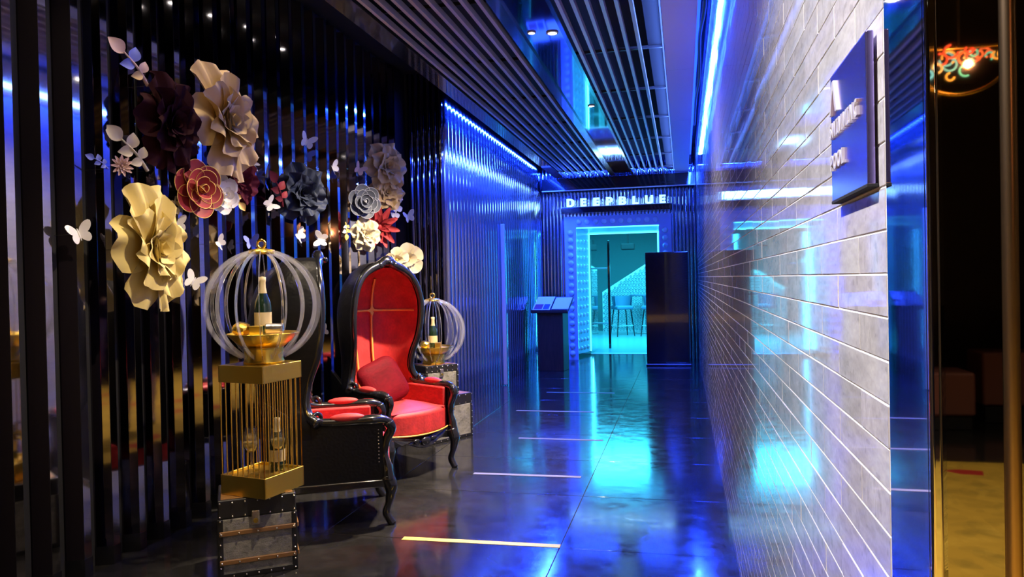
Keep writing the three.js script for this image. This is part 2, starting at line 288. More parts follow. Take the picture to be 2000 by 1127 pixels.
// ---------------------------------------------------------------- ceiling
const TRAY = 3.35;
{
  const c = struct('ceiling', 'dark ceiling tray with rows of long metal slats', 'ceiling');
  mesh('slab', span(-3.4, 4.4, 3.9, 4.0, -24, 8), M.blackMatte, c);
  mesh('black_liner', span(-2.22, -0.1, 3.60, 3.62, -13.5, 2.0), M.blackMatte, c);
  mesh('tray_border', span(-2.24, -2.075, TRAY, TRAY + 0.12, -13.5, 2.0), M.lacquer, c);
  mesh('tray_side', span(-2.24, -2.22, TRAY + 0.12, 3.62, -13.5, 2.0), M.blackMatte, c);
  mesh('inner_border', span(-1.235, -1.15, TRAY - 0.002, TRAY + 0.1, -13.5, 2.0), M.lacquer, c);
  mesh('mirror_panel', span(-1.15, -0.855, TRAY + 0.02, TRAY + 0.04, -13.5, 2.0), std({ color: lin(0.5, 0.5, 0.56), metalness: 1, roughness: 0.05 }), c);
  mesh('inner_border', span(-0.855, -0.825, TRAY - 0.002, TRAY + 0.1, -13.5, 2.0), M.lacquer, c);
  const sg = span(-0.0125, 0.0125, TRAY, TRAY + 0.045, -13.4, 1.9);
  for (let i = 0; i < 8; i++) mesh('slat', sg, M.slat, c).position.x = -2.03 + i * 0.1055;
  for (let i = 0; i < 6; i++) mesh('slat', sg, M.slat, c).position.x = -0.785 + i * 0.0952;
  for (let z = -4.9; z > -13.3; z -= 1.35) { mesh('cross_rail', span(-0.83, -0.13, TRAY + 0.05, TRAY + 0.075, z - 0.02, z), M.railDark, c); mesh('cross_rail', span(-2.08, -1.23, TRAY + 0.05, TRAY + 0.075, z - 0.02, z), M.blackMatte, c); }
  mesh('right_border', span(-0.245, -0.115, TRAY + 0.07, TRAY + 0.14, -13.5, 2.0), M.blackMatte, c);
  for (let z = 2.0, k = 0; z > -13.4; z -= 2.2, k++) mesh('soffit_panel', span(-0.113, 0.13, TRAY, TRAY + 0.05, Math.max(z - 2.195, -13.5), z), M.soffit, c);
  mesh('soffit_lip', span(0.118, 0.13, TRAY + 0.05, TRAY + 0.115, -13.5, 2), M.soffit, c); mesh('soffit_back', span(-0.113, -0.10, TRAY + 0.05, 3.62, -13.5, 2), M.blackMatte, c);
  tagged('cable', tube([[0.165, TRAY + 0.05, -4.2], [0.175, TRAY - 0.02, -5.2], [0.16, TRAY + 0.02, -6.0], [0.178, TRAY - 0.03, -7.0], [0.165, TRAY + 0.02, -8.0], [0.17, TRAY + 0.04, -9.5]], 0.014, 60, 8), M.cable, 'thin black cable hanging along the right edge of the ceiling', 'cable');
  const b = struct('trim_1', 'dark glossy beam crossing the ceiling before the entrance', 'beam');
  mesh('beam', span(-2.50, 0.24, 3.13, 3.34, -13.62, -13.42), M.gloss, b); mesh('beam_lip', span(-2.50, 0.24, 3.115, 3.13, -13.44, -13.40), M.greyMetal, b);
  // lobby ceiling
  mesh('lobby_ceiling', span(-3.1, 4.3, 3.62, 3.66, 2.0, 8), M.lobbyWall, c); mesh('lobby_ceiling', span(0.26, 4.3, 3.62, 3.66, -0.86, 2.0), M.lobbyWall, c);
}
// blue cove light strips: the glowing strip and its light
function ledStrip(label, x, y, z0, z1, mat, color, level, tx, ty) {
  const o = tagged('led_strip', span(x - 0.012, x + 0.012, y, y + 0.012, z0, z1), mat, label, 'led strip');
  areaLight(color, level, z1 - z0, 0.03, [x + Math.sign(tx - x) * 0.016, y - 0.012, (z0 + z1) / 2], [tx, ty, (z0 + z1) / 2]); return o;
}
ledStrip('blue light strip in the gap above the far left wall', -2.36, 3.55, -13.3, -7.9, M.ledBlue, BLUE, LEVEL.blueLeft, -2.50, 2.6);
ledStrip('blue light strip in the gap above the pale tile wall', 0.16, 3.62, -13.2, -2.2, M.ledBlue, BLUE, LEVEL.blueRight, 0.19, 2.4);

{
  const o = tagged('led_strip', span(-2.4, 0.2, 3.50, 3.512, -13.66, -13.64), M.ledBlue, 'blue light strip across the wall above the glowing sign', 'led strip');
  areaLight(BLUE, LEVEL.blueDoor, 2.6, 0.03, [-1.1, 3.49, -13.62], [-1.1, 2.2, -13.5]);
}
{
  tagged('led_strip', span(-0.128, -0.118, TRAY + 0.012, TRAY + 0.032, -13.3, -3.0), M.ledViolet, 'blue light strip along the right edge of the ceiling slats', 'led strip');
  areaLight(lin(0.10, 0.22, 1), LEVEL.slat, 10.3, 0.02, [-0.135, TRAY + 0.02, -8.15], [-2.0, TRAY + 0.35, -8.15]);
}
// recessed spots in the ceiling mirror
function downlight(x, y, z, r, label, group) {
  const t = thing('ceiling_spot', label, 'spotlight', [x, y, z], 0, group);
  mesh('ring', lathe([[r, 0.004], [r * 1.35, 0], [r * 1.35, -0.006], [r, -0.008]], 24), M.greyMetal, t);
  const g = new THREE.CylinderGeometry(r * 0.9, r * 0.9, 0.004, 20); mesh('lens', g, M.lamp, t); return t;
}
downlight(-0.93, TRAY + 0.018, -5.55, 0.035, 'bright ceiling spotlight in the mirror strip, right one of the near pair');
downlight(-1.08, TRAY + 0.018, -5.5, 0.025, 'bright ceiling spotlight in the mirror strip, left one of the near pair');
downlight(-0.93, TRAY + 0.018, -8.0, 0.03, 'small ceiling spotlight farther along the ceiling mirror strip');
spot(WARM, LEVEL.spot, [-0.93, TRAY - 0.01, -5.55], [-2.2, 0.9, -5.9], 44 * D, 0.45);
spot(WARM, LEVEL.spot * 0.6, [-1.08, TRAY - 0.01, -5.5], [-2.2, 0.7, -4.0], 36 * D, 0.5);
spot(lin(1, 0.9, 0.8), LEVEL.spot * 0.11, [-0.93, TRAY - 0.01, -8.0], [-1.0, 0, -8.0], 66 * D, 0.6);
spot(lin(1, 0.9, 0.8), LEVEL.spot * 0.15, [-1.0, TRAY - 0.01, -5.52], [-0.2, 0.8, -5.6], 60 * D, 0.6);
downlight(-1.0, TRAY + 0.018, -3.0, 0.03, 'ceiling spotlight in the mirror strip nearest above the cage stand');
spot(WARM, LEVEL.near, [-1.0, TRAY - 0.01, -3.0], [-2.4, 1.3, -3.5], 28 * D, 0.6);
downlight(-1.0, TRAY + 0.018, -0.6, 0.03, 'ceiling spotlight in the mirror strip above the corridor mouth');
spot(lin(0.97, 0.93, 1.0), LEVEL.near * 2.1, [-1.0, TRAY - 0.01, -0.6], [0.25, 1.7, -1.5], 33 * D, 0.9);
for (let i = 0; i < 6; i++) {
  const z = -1.7 - i * 0.55; downlight(-2.62, 3.72, z, 0.03, 'small wall washer lamp above the black ribbed wall', 'wall washer lamps');
  spot(WARM, LEVEL.wash, [-2.62, 3.70, z], [-2.85, 0, z - 0.1], 40 * D, 0.7);
}
for (const [x, z] of [[-1.6, 2.2], [0.2, 2.2], [2.9, 0.6], [-1.0, 0.9], [3.2, 3.4], [-1.8, 4.6]]) {
  const y = x > 0.25 || z > 2 ? 3.615 : 3.345;
  downlight(x, y, z, 0.04, 'warm round downlight in the lobby ceiling', 'lobby downlights');
  spot(WARM, LEVEL.lobby, [x, y - 0.02, z], [x, 0, z - 0.2], 55 * D, 0.6, 2);
}
renderer.toneMappingExposure = 1.0;

// ---------------------------------------------------------------- entrance wall, portal and bar room
const font = await new FontLoader().loadAsync('fonts/droid/droid_sans_bold.typeface.json');
{
  const w = struct('wall_far', 'fluted wall around the illuminated bar entrance', 'wall');
  const X0 = -2.12, X1 = -0.21, TOPY = 2.60;
  mesh('backing', span(FAR_X - 0.2, X0, 0, 3.9, DOOR_Z - 0.25, DOOR_Z - 0.04), M.ribBlue, w);
  mesh('backing', span(X1, RIGHT_X + 0.1, 0, 3.9, DOOR_Z - 0.25, DOOR_Z - 0.04), M.ribBlue, w);
  mesh('backing', span(X0, X1, TOPY + 0.02, 3.9, DOOR_Z - 0.25, DOOR_Z - 0.04), M.ribBlue, w);
  const half = []; for (let k = 0; k <= 8; k++) { const a = Math.PI * k / 8; half.push([Math.cos(a) * 0.032, Math.sin(a) * 0.034]); }
  const full = prism(half, 0, 3.88), short = prism(half, TOPY + 0.03, 3.88);
  for (let x = FAR_X + 0.01; x < RIGHT_X; x += 0.066) { const m = mesh('flute', x < X0 - 0.03 || x > X1 + 0.03 ? full : short, M.ribBlue, w); m.position.set(x, 0, DOOR_Z - 0.04); }

  // sign
  const s = thing('illuminated_sign', 'glowing blue-white sign reading DEEPBLUE over the bar entrance', 'sign', [0, 0, DOOR_Z]);
  mesh('shelf', rbox(1.98, 0.10, 0.16, 0.01, -1.165, 2.765, 0.08), M.gloss, s); mesh('shelf_edge', rbox(1.98, 0.014, 0.17, 0.004, -1.165, 2.825, 0.085), M.greyMetal, s);
  const word = 'DEEPBLUE', step = 0.238;
  [...word].forEach((ch, i) => {
    const g = new TextGeometry(ch, { font, size: 0.145, depth: 0.03, curveSegments: 6, bevelEnabled: true, bevelThickness: 0.004, bevelSize: 0.003, bevelSegments: 1 });
    g.computeBoundingBox(); g.translate(-(g.boundingBox.max.x + g.boundingBox.min.x) / 2, 0, 0); g.scale(1.25, 1, 1);
    const m = mesh('letter', g, M.letterLit, s); m.position.set(-2.0 + i * step, 2.84, 0.09); m.userData.label = 'glowing letter ' + ch;
  });
  areaLight(lin(0.25, 0.6, 1), 7, 1.9, 0.14, [-1.165, 2.92, DOOR_Z + 0.14], [-1.165, 2.2, DOOR_Z + 2]);

  // portal
  const p = thing('entrance_portal', 'splayed glass portal with round bulbs framing the bar doorway', 'portal', [0, 0, 0]);
  const ZI = -14.75, I0 = -1.82, I1 = -0.46, IT = 2.40;
  mesh('jamb', prism([[X0, DOOR_Z], [I0, ZI], [I0 - 0.04, ZI], [X0 - 0.03, DOOR_Z - 0.04]], 0.06, TOPY), M.portal, p);
  mesh('jamb', prism([[X1, DOOR_Z], [X1 + 0.03, DOOR_Z - 0.04], [I1 + 0.04, ZI], [I1, ZI]], 0.06, TOPY), M.portal, p);
  { const g = surface(1, 1, (u, v) => [u ? (v ? I1 : X1) : (v ? I0 : X0), v ? IT : TOPY, v ? ZI : DOOR_Z]); mesh('head_panel', g, M.portal, p); mesh('head_cover', span(X0, X1, TOPY + 0.003, TOPY + 0.02, ZI, DOOR_Z), M.gloss, p); }
  mesh('foot', prism([[X0, DOOR_Z + 0.01], [I0, ZI + 0.01], [I0 - 0.05, ZI], [X0 - 0.04, DOOR_Z - 0.04]], 0, 0.06), M.gloss, p);
  mesh('foot', prism([[X1, DOOR_Z + 0.01], [X1 + 0.04, DOOR_Z - 0.04], [I1 + 0.05, ZI], [I1, ZI + 0.01]], 0, 0.06), M.gloss, p);
  // face band and bulbs
  const fb = merge([span(X0 - 0.02, X0 + 0.20, 0, 2.46, DOOR_Z - 0.02, DOOR_Z + 0.015), span(X1 - 0.20, X1 + 0.02, 0, 2.46, DOOR_Z - 0.02, DOOR_Z + 0.015), span(X0 - 0.02, X1 + 0.02, 2.46, 2.66, DOOR_Z - 0.02, DOOR_Z + 0.015)]);
  mesh('face_band', fb, M.portal, p);
  const bg = new THREE.SphereGeometry(0.055, 14, 8, 0, Math.PI * 2, 0, Math.PI / 2).rotateX(Math.PI / 2);
  for (let y = 0.12; y < 2.5; y += 0.14) { mesh('bulb', bg, M.bulb, p).position.set(X0 + 0.09, y, DOOR_Z + 0.016); mesh('bulb', bg, M.bulb, p).position.set(X1 - 0.09, y, DOOR_Z + 0.016); }
  for (let x = X0 + 0.25; x < X1 - 0.2; x += 0.156) mesh('bulb', bg, M.bulb, p).position.set(x, 2.56, DOOR_Z + 0.016);
  for (let k = 1; k < 7; k++) for (let y = 0.16; y < 2.3; y += 0.16) { const t = k / 7; const m = mesh('bulb', bg, M.bulb, p); m.scale.setScalar(0.8); m.position.set(X0 + (I0 - X0) * t, y, DOOR_Z + (ZI - DOOR_Z) * t); m.rotation.y = Math.atan2(1.05, 0.30); }
  // led lines at the inner edge
  const led = merge([span(I0, I0 + 0.018, 0.06, IT, ZI, ZI + 0.02), span(I1 - 0.018, I1, 0.06, IT, ZI, ZI + 0.02), span(I0, I1, IT - 0.02, IT, ZI, ZI + 0.02), span(X0 + 0.2, X1 - 0.2, 2.44, 2.46, DOOR_Z - 0.04, DOOR_Z - 0.015)]);
  mesh('led_line', led, M.ledCyan, p);
  areaLight(CYAN, LEVEL.cyanPortal, 1.5, 0.05, [-1.165, 2.43, DOOR_Z - 0.1], [-1.165, 0, DOOR_Z - 0.35]);
  areaLight(CYAN, LEVEL.cyanPortal * 0.5, 0.05, 2.2, [I1 - 0.05, 1.2, ZI + 0.06], [-2.1, 1.2, -14.0]);
  areaLight(CYAN, LEVEL.cyanPortal * 0.5, 0.05, 2.2, [I0 + 0.05, 1.2, ZI + 0.06], [-0.2, 1.2, -14.0]);

  // glass doors standing open
  const d = struct('door_1', 'open glass door leaf with dark edge frame and long handle', 'door');
  mesh('threshold', span(I0, I1, 0, 0.008, ZI - 0.12, ZI), M.greyMetal, d);
  mesh('frame', merge([span(I0 - 0.06, I0, 0, IT, ZI - 0.08, ZI), span(I1, I1 + 0.06, 0, IT, ZI - 0.08, ZI), span(I0 - 0.06, I1 + 0.06, IT, IT + 0.08, ZI - 0.08, ZI)]), M.gloss, d);
  mesh('glass_leaf', span(I0 + 0.02, I0 + 0.032, 0.01, IT - 0.1, ZI - 1.1, ZI - 0.1), M.pane, d);
  mesh('leaf_stile', rbox(0.05, IT - 0.1, 0.06, 0.006, I0 + 0.28, (IT - 0.1) / 2 + 0.01, ZI - 1.1), M.gloss, d);
  mesh('leaf_rail', rbox(0.28, 0.03, 0.03, 0.004, I0 + 0.14, 1.72, ZI - 1.1), M.greyMetal, d); mesh('leaf_rail', rbox(0.28, 0.03, 0.03, 0.004, I0 + 0.14, 0.55, ZI - 1.1), M.greyMetal, d);

  // room behind
  const r = struct('wall_bar', 'teal walls of the bar room beyond the doorway', 'wall');
  mesh('back_wall', span(-4.5, 2.5, 0, 3.9, -23.9, -23.7), M.roomWall, r); mesh('side_wall', span(-4.6, -4.4, 0, 3.9, -23.9, -13.9), M.roomWall, r); mesh('side_wall', span(2.4, 2.6, 0, 3.9, -23.9, -13.9), M.roomWall, r);
  mesh('front_wall', span(-4.5, I0 - 0.07, 0, 3.9, ZI - 0.16, ZI - 0.09), M.roomWall, r); mesh('front_wall', span(I1 + 0.07, 2.5, 0, 3.9, ZI - 0.16, ZI - 0.09), M.roomWall, r); mesh('front_wall', span(I0 - 0.07, I1 + 0.07, IT + 0.09, 3.9, ZI - 0.16, ZI - 0.09), M.roomWall, r);
  mesh('outer_wall', span(-4.5, FAR_X - 0.2, 0, 3.9, -14.0, -13.9), M.blackMatte, r); mesh('outer_wall', span(RIGHT_X + 0.1, 2.5, 0, 3.9, -14.0, -13.9), M.blackMatte, r);
  mesh('bar_floor', span(-4.5, -3.41, -0.1, 0, -24, -13.9), M.roomWall, r); mesh('bar_floor', span(0.75, 2.5, -0.1, 0, -24, -13.9), M.roomWall, r);
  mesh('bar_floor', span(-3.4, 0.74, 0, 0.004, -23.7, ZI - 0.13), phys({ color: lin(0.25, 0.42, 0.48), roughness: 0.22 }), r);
  mesh('bar_ceiling', span(-4.4, 2.4, 3.0, 3.1, -23.7, ZI - 0.2), M.blackMatte, r); mesh('bar_ceiling', span(-4.6, -3.4, 3.9, 4.0, -24, -13.9), M.blackMatte, r);
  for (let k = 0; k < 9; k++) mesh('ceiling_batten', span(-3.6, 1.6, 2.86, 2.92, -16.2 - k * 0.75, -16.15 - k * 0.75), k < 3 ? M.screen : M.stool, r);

  // sloping honeycomb screen
  const sc = thing('honeycomb_screen', 'bright honeycomb screen with sloping top edge inside the bar', 'screen', [0, 0, -21.2]);
  mesh('panel', (() => { const s = new THREE.Shape([[-2.25, 0], [1.4, 0], [1.4, 3.4], [-2.25, 1.12]].map(q => new THREE.Vector2(...q))); return new THREE.ExtrudeGeometry(s, { depth: 0.05, bevelEnabled: false }); })(), M.screen, sc);
  const cells = []; for (let j = 0; j < 34; j++) for (let i = 0; i < 40; i++) { const x = -2.2 + i * 0.09 + (j % 2) * 0.045, y = 0.06 + j * 0.078; if (y > 1.1 + (x + 2.25) * 0.62 - 0.05 || x > 1.3) continue; cells.push(new THREE.CylinderGeometry(0.036, 0.024, 0.03, 6, 1, true).rotateX(Math.PI / 2).translate(x, y, 0.065)); }
  const cm = mesh('cells', merge(cells), M.stool, sc); cm.userData.kind = 'stuff';
  areaLight(lin(0.06, 0.75, 0.9), LEVEL.cyanRoom * 2, 3.2, 0.1, [-0.6, 2.8, -20.4], [-0.8, 0.4, -21.2]);
  areaLight(lin(0.03, 0.62, 0.95), LEVEL.cyanRoom * 0.5, 2.4, 2.6, [-1.0, 2.84, -17.4], [-1.0, 0, -17.4]);

  // stools and tables
  function stoolAt(label, x, z, turn) {
    const t = thing('bar_stool', label, 'stool', [x, 0, z], turn, 'bar stools');
    mesh('seat', rbox(0.46, 0.10, 0.44, 0.04, 0, 0.74, 0), M.stool, t);
    mesh('backrest', (() => { const g = surface(14, 5, (u, v) => { const a = -0.25 + u * (Math.PI + 0.5), rr_ = 0.24 + v * 0.03; return [Math.cos(a) * rr_, 0.74 + v * 0.30, -Math.sin(a) * rr_]; }); const h = surface(14, 5, (u, v) => { const a = -0.25 + (1 - u) * (Math.PI + 0.5), rr_ = 0.205 + v * 0.03; return [Math.cos(a) * rr_, 0.74 + v * 0.30, -Math.sin(a) * rr_]; }); return merge([g, h]); })(), M.stool, t);
    for (const [a, b] of [[1, 1], [1, -1], [-1, 1], [-1, -1]]) mesh('leg', taper([[a * 0.17, 0.70, b * 0.16], [a * 0.24, 0, b * 0.22]], [0.02, 0.014], 4, 8), M.gloss, t);
    mesh('foot_rail', tube([[0.21, 0.28, 0.2], [-0.21, 0.28, 0.2], [-0.21, 0.28, -0.2], [0.21, 0.28, -0.2]], 0.012, 40, 6, true), M.greyMetal, t);
  }
  stoolAt('blue bar stool with curved back nearest the glass door', -1.55, -19.3, 0.5);
  stoolAt('blue bar stool half hidden by the black standing board', -0.75, -19.2, -0.6);
  const tb = thing('high_table', 'tall round bar table behind the stools', 'table', [-1.05, 0, -20.3]);
  mesh('table_top', lathe([[0, 1.05], [0.36, 1.05], [0.37, 1.03], [0.36, 1.01], [0, 1.01]], 28), M.stool, tb); mesh('column', cyl(0.035, 0.035, 1.0, 14), M.greyMetal, tb); mesh('foot', lathe([[0, 0.03], [0.2, 0.02], [0.24, 0.004], [0, 0.004]], 24), M.greyMetal, tb);
  const pj = thing('ceiling_projector', 'dark projector hanging from the bar ceiling', 'projector', [-1.35, 2.3, -19.0]);
  mesh('body', rbox(0.34, 0.16, 0.3, 0.03), M.blackMatte, pj); mesh('mount', cyl(0.02, 0.02, 0.55, 10, 0, 0.07, 0), M.blackMatte, pj);
}

// lectern with menus
{
  const t = thing('lectern', 'dark wooden menu lectern left of the bar entrance', 'lectern', [-2.12, 0, -12.15], -6 * D);
  mesh('body', rbox(0.43, 0.94, 0.36, 0.006, 0, 0.47, 0), M.darkWood, t);
  const top = mesh('sloped_top', rbox(0.62, 0.03, 0.48, 0.006), M.darkWood, t); top.position.set(0, 1.08, 0.0); top.rotation.x = 30 * D;
  mesh('ledge', rbox(0.62, 0.05, 0.02, 0.004, 0, 0.985, 0.235), M.darkWood, t);
  mesh('cheek', prism([[-0.215, 0.18], [0.215, 0.18], [0.215, -0.18], [-0.215, -0.18]], 0.93, 1.0), M.darkWood, t);
  const P = V(-2.12, 0, -12.15);
  function menu(label, dx, w, h, pics) {
    const g = thing('menu', label, 'menu', [P.x + dx, 1.108, P.z + 0.01], -6 * D); g.rotation.order = 'YXZ'; g.rotation.x = 30 * D;
    mesh('sheet', rbox(w, 0.006, h, 0.001), M.whitePaper, g);
    for (const [x, z, a, b, c] of pics) mesh('photo', box(a, 0.002, b, x, 0.004, z), std({ color: c, roughness: 0.4 }), g);
    return g;
  }
  menu('open menu with two red and dark photos on the lectern', -0.15, 0.30, 0.42, [[-0.06, 0.11, 0.14, 0.15, lin(0.20, 0.02, 0.04)], [0.075, 0.11, 0.10, 0.15, lin(0.02, 0.03, 0.12)]]);
  menu('plain white menu sheet on the right of the lectern', 0.16, 0.28, 0.36, []);
  const b = thing('display_board', 'tall glossy black standing board at the right of the entrance', 'display', [-0.27, 0, -12.95], 2 * D);
  mesh('panel', rbox(0.72, 1.90, 0.12, 0.012, 0, 0.985, 0), M.gloss, b); mesh('foot_plate', rbox(0.74, 0.035, 0.36, 0.008, 0, 0.0175, 0.02), M.gloss, b); mesh('foot_edge', rbox(0.745, 0.012, 0.01, 0.003, 0, 0.03, 0.20), M.greyMetal, b);
  mesh('screen_glass', box(0.66, 1.78, 0.004, 0, 1.0, 0.062), M.gloss, b);
}

// swimming pool sign on the tile wall
{
  const s = thing('wall_sign', 'violet metal sign reading SWIMMING POOL on the tile wall', 'sign', [RIGHT_X, 1.715, -1.16]);
  s.rotation.y = -Math.PI / 2;      // local +z faces into the corridor
  mesh('plate', rbox(0.235, 0.20, 0.010, 0.002, 0, 0, 0.009), M.signMetal, s); mesh('spacer', rbox(0.2, 0.16, 0.004, 0.001, 0, 0, 0.002), M.blackMatte, s); mesh('bottom_lip', rbox(0.235, 0.005, 0.014, 0.001, 0, -0.101, 0.008), M.blackMatte, s);
  const line = (txt, x, y, size, w) => { const g = new TextGeometry(txt, { font, size, depth: 0.004, curveSegments: 4 }); g.computeBoundingBox(); g.scale(w / (g.boundingBox.max.x - g.boundingBox.min.x), 1, 1); const m = mesh('lettering', g, M.signLetter, s); m.position.set(x, y, 0.014); m.userData.label = 'raised pale letters ' + txt; };
  line('SWIMMING', -0.112, -0.002, 0.024, 0.19); line('POOL', -0.112, -0.052, 0.024, 0.10);
  const ar = new THREE.Shape([[0, 0], [0.022, 0.05], [0.034, 0.05], [0.056, 0], [0.045, 0], [0.028, 0.037], [0.011, 0]].map(q => new THREE.Vector2(...q)));
  const m = mesh('arrow', new THREE.ExtrudeGeometry(ar, { depth: 0.004, bevelEnabled: false }), M.signLetter, s); m.position.set(-0.11, 0.035, 0.014);
}

// tape on the floor
{
  const tape = (label, x0, x1, z, mat, turn = 0) => { const m = tagged('floor_tape', box(x1 - x0, 0.0012, 0.05), mat, label, 'tape', 'distance tapes on the floor'); m.position.set((x0 + x1) / 2, 0.001, z); m.rotation.y = turn; };
  tape('bright yellow tape strip on the floor before the armchairs', -1.63, -0.70, -4.08, M.yellowTape, 1.5 * D);
  tape('worn pale tape strip, second one counted from the yellow strip', -1.62, -0.78, -5.55, M.whiteTape, 1 * D);
  tape('worn pale tape strip, third one counted from the yellow strip', -1.55, -0.75, -6.85, M.floorGrout);
  tape('worn white tape strip, fourth one counted from the yellow strip', -1.9, -1.0, -8.3, M.whiteTape);
  tape('worn tape strip farthest from the yellow strip', -1.8, -0.9, -9.7, M.floorGrout);
}

// ---------------------------------------------------------------- hooded armchairs
function makeChair(label, pos, turn) {
  const t = thing('hooded_armchair', label, 'armchair', pos, turn, 'red hooded armchairs');
  // rim of the hood: height -> half width, front depth, back depth
  const K = [[0.44, 0.27, -0.16, -0.36], [0.66, 0.32, -0.14, -0.39], [0.78, 0.282, -0.17, -0.42], [0.90, 0.278, -0.15, -0.44], [1.05, 0.305, -0.10, -0.46], [1.20, 0.322, -0.075, -0.47], [1.35, 0.315, -0.065, -0.455], [1.48, 0.275, -0.07, -0.41], [1.57, 0.21, -0.08, -0.34], [1.62, 0.13, -0.085, -0.25], [1.635, 0.05, -0.085, -0.16]];
  const at = (y) => { let k = 0; while (k < K.length - 2 && y > K[k + 1][0]) k++; const a = K[Math.max(0, k - 1)], b = K[k], c = K[k + 1], d = K[Math.min(K.length - 1, k + 2)], u = Math.min(1, Math.max(0, (y - b[0]) / (c[0] - b[0]))); return [1, 2, 3].map(i => { const p0 = a[i], p1 = b[i], p2 = c[i], p3 = d[i]; const cr = 0.5 * ((2 * p1) + (-p0 + p2) * u + (2 * p0 - 5 * p1 + 4 * p2 - p3) * u * u + (-p0 + 3 * p1 - 3 * p2 + p3) * u * u * u); return Math.min(Math.max(cr, Math.min(p1, p2) - 0.01), Math.max(p1, p2) + 0.01); }); };
  const Y0 = 0.44, Y1 = 1.633, yOf = (v) => Y0 + (Y1 - Y0) * (1 - (1 - v) ** 1.6);
  const shell = (off, chan) => (u, v) => {
    const y = yOf(v), [w, f, b] = at(y), a = Math.PI * u, sn = Math.sin(a) ** 0.75, q = chan ? 0.016 * Math.min(1, 6 * Math.min(Math.abs(u - 0.40), Math.abs(u - 0.60))) ** 0.6 : 0;
    return [Math.cos(a) * Math.max(0.0, w + off - q * 0.7), y + (v > 0.6 ? off * (v - 0.6) * 2.5 : 0), f - (f - b) * sn - off * sn + q * sn];
  };
  mesh('hood_lining', surface(48, 40, shell(-0.006, true)), M.velvet, t);
  mesh('hood_shell', surface(40, 36, shell(0.04, false)), M.leather, t);
  // carved rim
  const rim = []; const ys = [0.66, 0.70, 0.78, 0.90, 1.05, 1.20, 1.35, 1.48, 1.56, 1.61];
  for (const y of ys) { const [w, f] = at(y); rim.push([w + 0.018 + (y < 0.69 ? 0.04 : 0), y, f + (y < 0.69 ? 0.05 : 0.005)]); }
  const crest = [[0.06, 1.655, -0.075], [0, 1.69, -0.07], [-0.06, 1.655, -0.075]];
  const all = [...rim, ...crest, ...rim.slice().reverse().map(([x, y, z]) => [-x, y, z])];
  mesh('hood_rim', taper(all, [0.034, 0.03, 0.026, 0.026, 0.027, 0.028, 0.03, 0.034, 0.036, 0.034, 0.03, 0.028, 0.027, 0.026, 0.026, 0.03, 0.034], 120, 12), M.lacquer, t);
  const crestMesh = mesh('crest', merge([new THREE.SphereGeometry(0.05, 16, 12).scale(1.25, 0.75, 0.7).translate(0, 1.675, -0.065), new THREE.SphereGeometry(0.03, 12, 10).scale(1.1, 1, 0.8).translate(0.075, 1.645, -0.06), new THREE.SphereGeometry(0.03, 12, 10).scale(1.1, 1, 0.8).translate(-0.075, 1.645, -0.06), new THREE.SphereGeometry(0.02, 10, 8).translate(0, 1.66, -0.025)]), M.lacquer, t);
  for (const s of [-1, 1]) mesh('scroll', new THREE.TorusGeometry(0.03, 0.014, 8, 18).rotateY(Math.PI / 2 * 0.6 * s).translate(s * 0.335, 0.69, -0.10), M.lacquer, t);
  // gold braid over the channels
  const onShell = (u, y) => { const [w, f, b] = at(y), a = Math.PI * u, sn = Math.sin(a) ** 0.75; return [Math.cos(a) * (w - 0.016), y, f - (f - b) * sn + 0.026 * sn]; };
  for (const u of [0.40, 0.60]) {
    const p = []; for (let y = 0.50; y <= 1.62; y += 0.08) p.push(onShell(u, y)); mesh('gold_braid', taper(p, [0.010, 0.010], 30, 8), M.goldPipe, t);
    const [x, y, z] = onShell(u, 1.27); const s = new THREE.Shape(); for (let k = 0; k < 8; k++) { const a = k * Math.PI / 4, q = k % 2 ? 0.022 : 0.055; s.lineTo(Math.cos(a) * q, Math.sin(a) * q); }
    const st = mesh('gold_star', new THREE.ExtrudeGeometry(s, { depth: 0.006, bevelEnabled: false }), M.goldPipe, t); st.position.set(x, y, z + 0.006); st.rotation.y = (u < 0.5 ? -1 : 1) * 0.35;
  }
  { const p = []; for (let k = 0; k <= 18; k++) p.push(onShell(0.02 + 0.96 * k / 18, 1.27)); mesh('gold_braid', taper(p, [0.010, 0.010], 40, 8), M.goldPipe, t); }
  // seat
  const seatShape = (grow) => { const s = new THREE.Shape(); s.moveTo(-0.25 - grow, 0.34); s.lineTo(-0.285 - grow, -0.27 - grow); s.quadraticCurveTo(-0.16, -0.335 - grow, 0, -0.345 - grow); s.quadraticCurveTo(0.16, -0.335 - grow, 0.285 + grow, -0.27 - grow); s.lineTo(0.25 + grow, 0.34); s.closePath(); return s; };
  const cush = new THREE.ExtrudeGeometry(seatShape(-0.02), { depth: 0.125, bevelEnabled: true, bevelThickness: 0.035, bevelSize: 0.035, bevelSegments: 6, curveSegments: 12 }).rotateX(-Math.PI / 2).translate(0, 0.345, 0);
  mesh('seat_cushion', cush, M.velvet, t);
  mesh('seat_dome', surface(16, 16, (u, v) => { const x = (u - 0.5) * 0.53, z = -0.32 + v * 0.62; return [x, 0.502 + 0.045 * Math.sin(Math.PI * u) ** 0.6 * Math.sin(Math.PI * v) ** 0.6, z]; }), M.velvet, t);
  mesh('piping', tube([[-0.30, 0.335, 0.20], [-0.30, 0.34, 0.285], [-0.16, 0.33, 0.345], [0, 0.325, 0.36], [0.16, 0.33, 0.345], [0.30, 0.34, 0.285], [0.30, 0.335, 0.20]], 0.006, 48, 6), M.goldPipe, t);
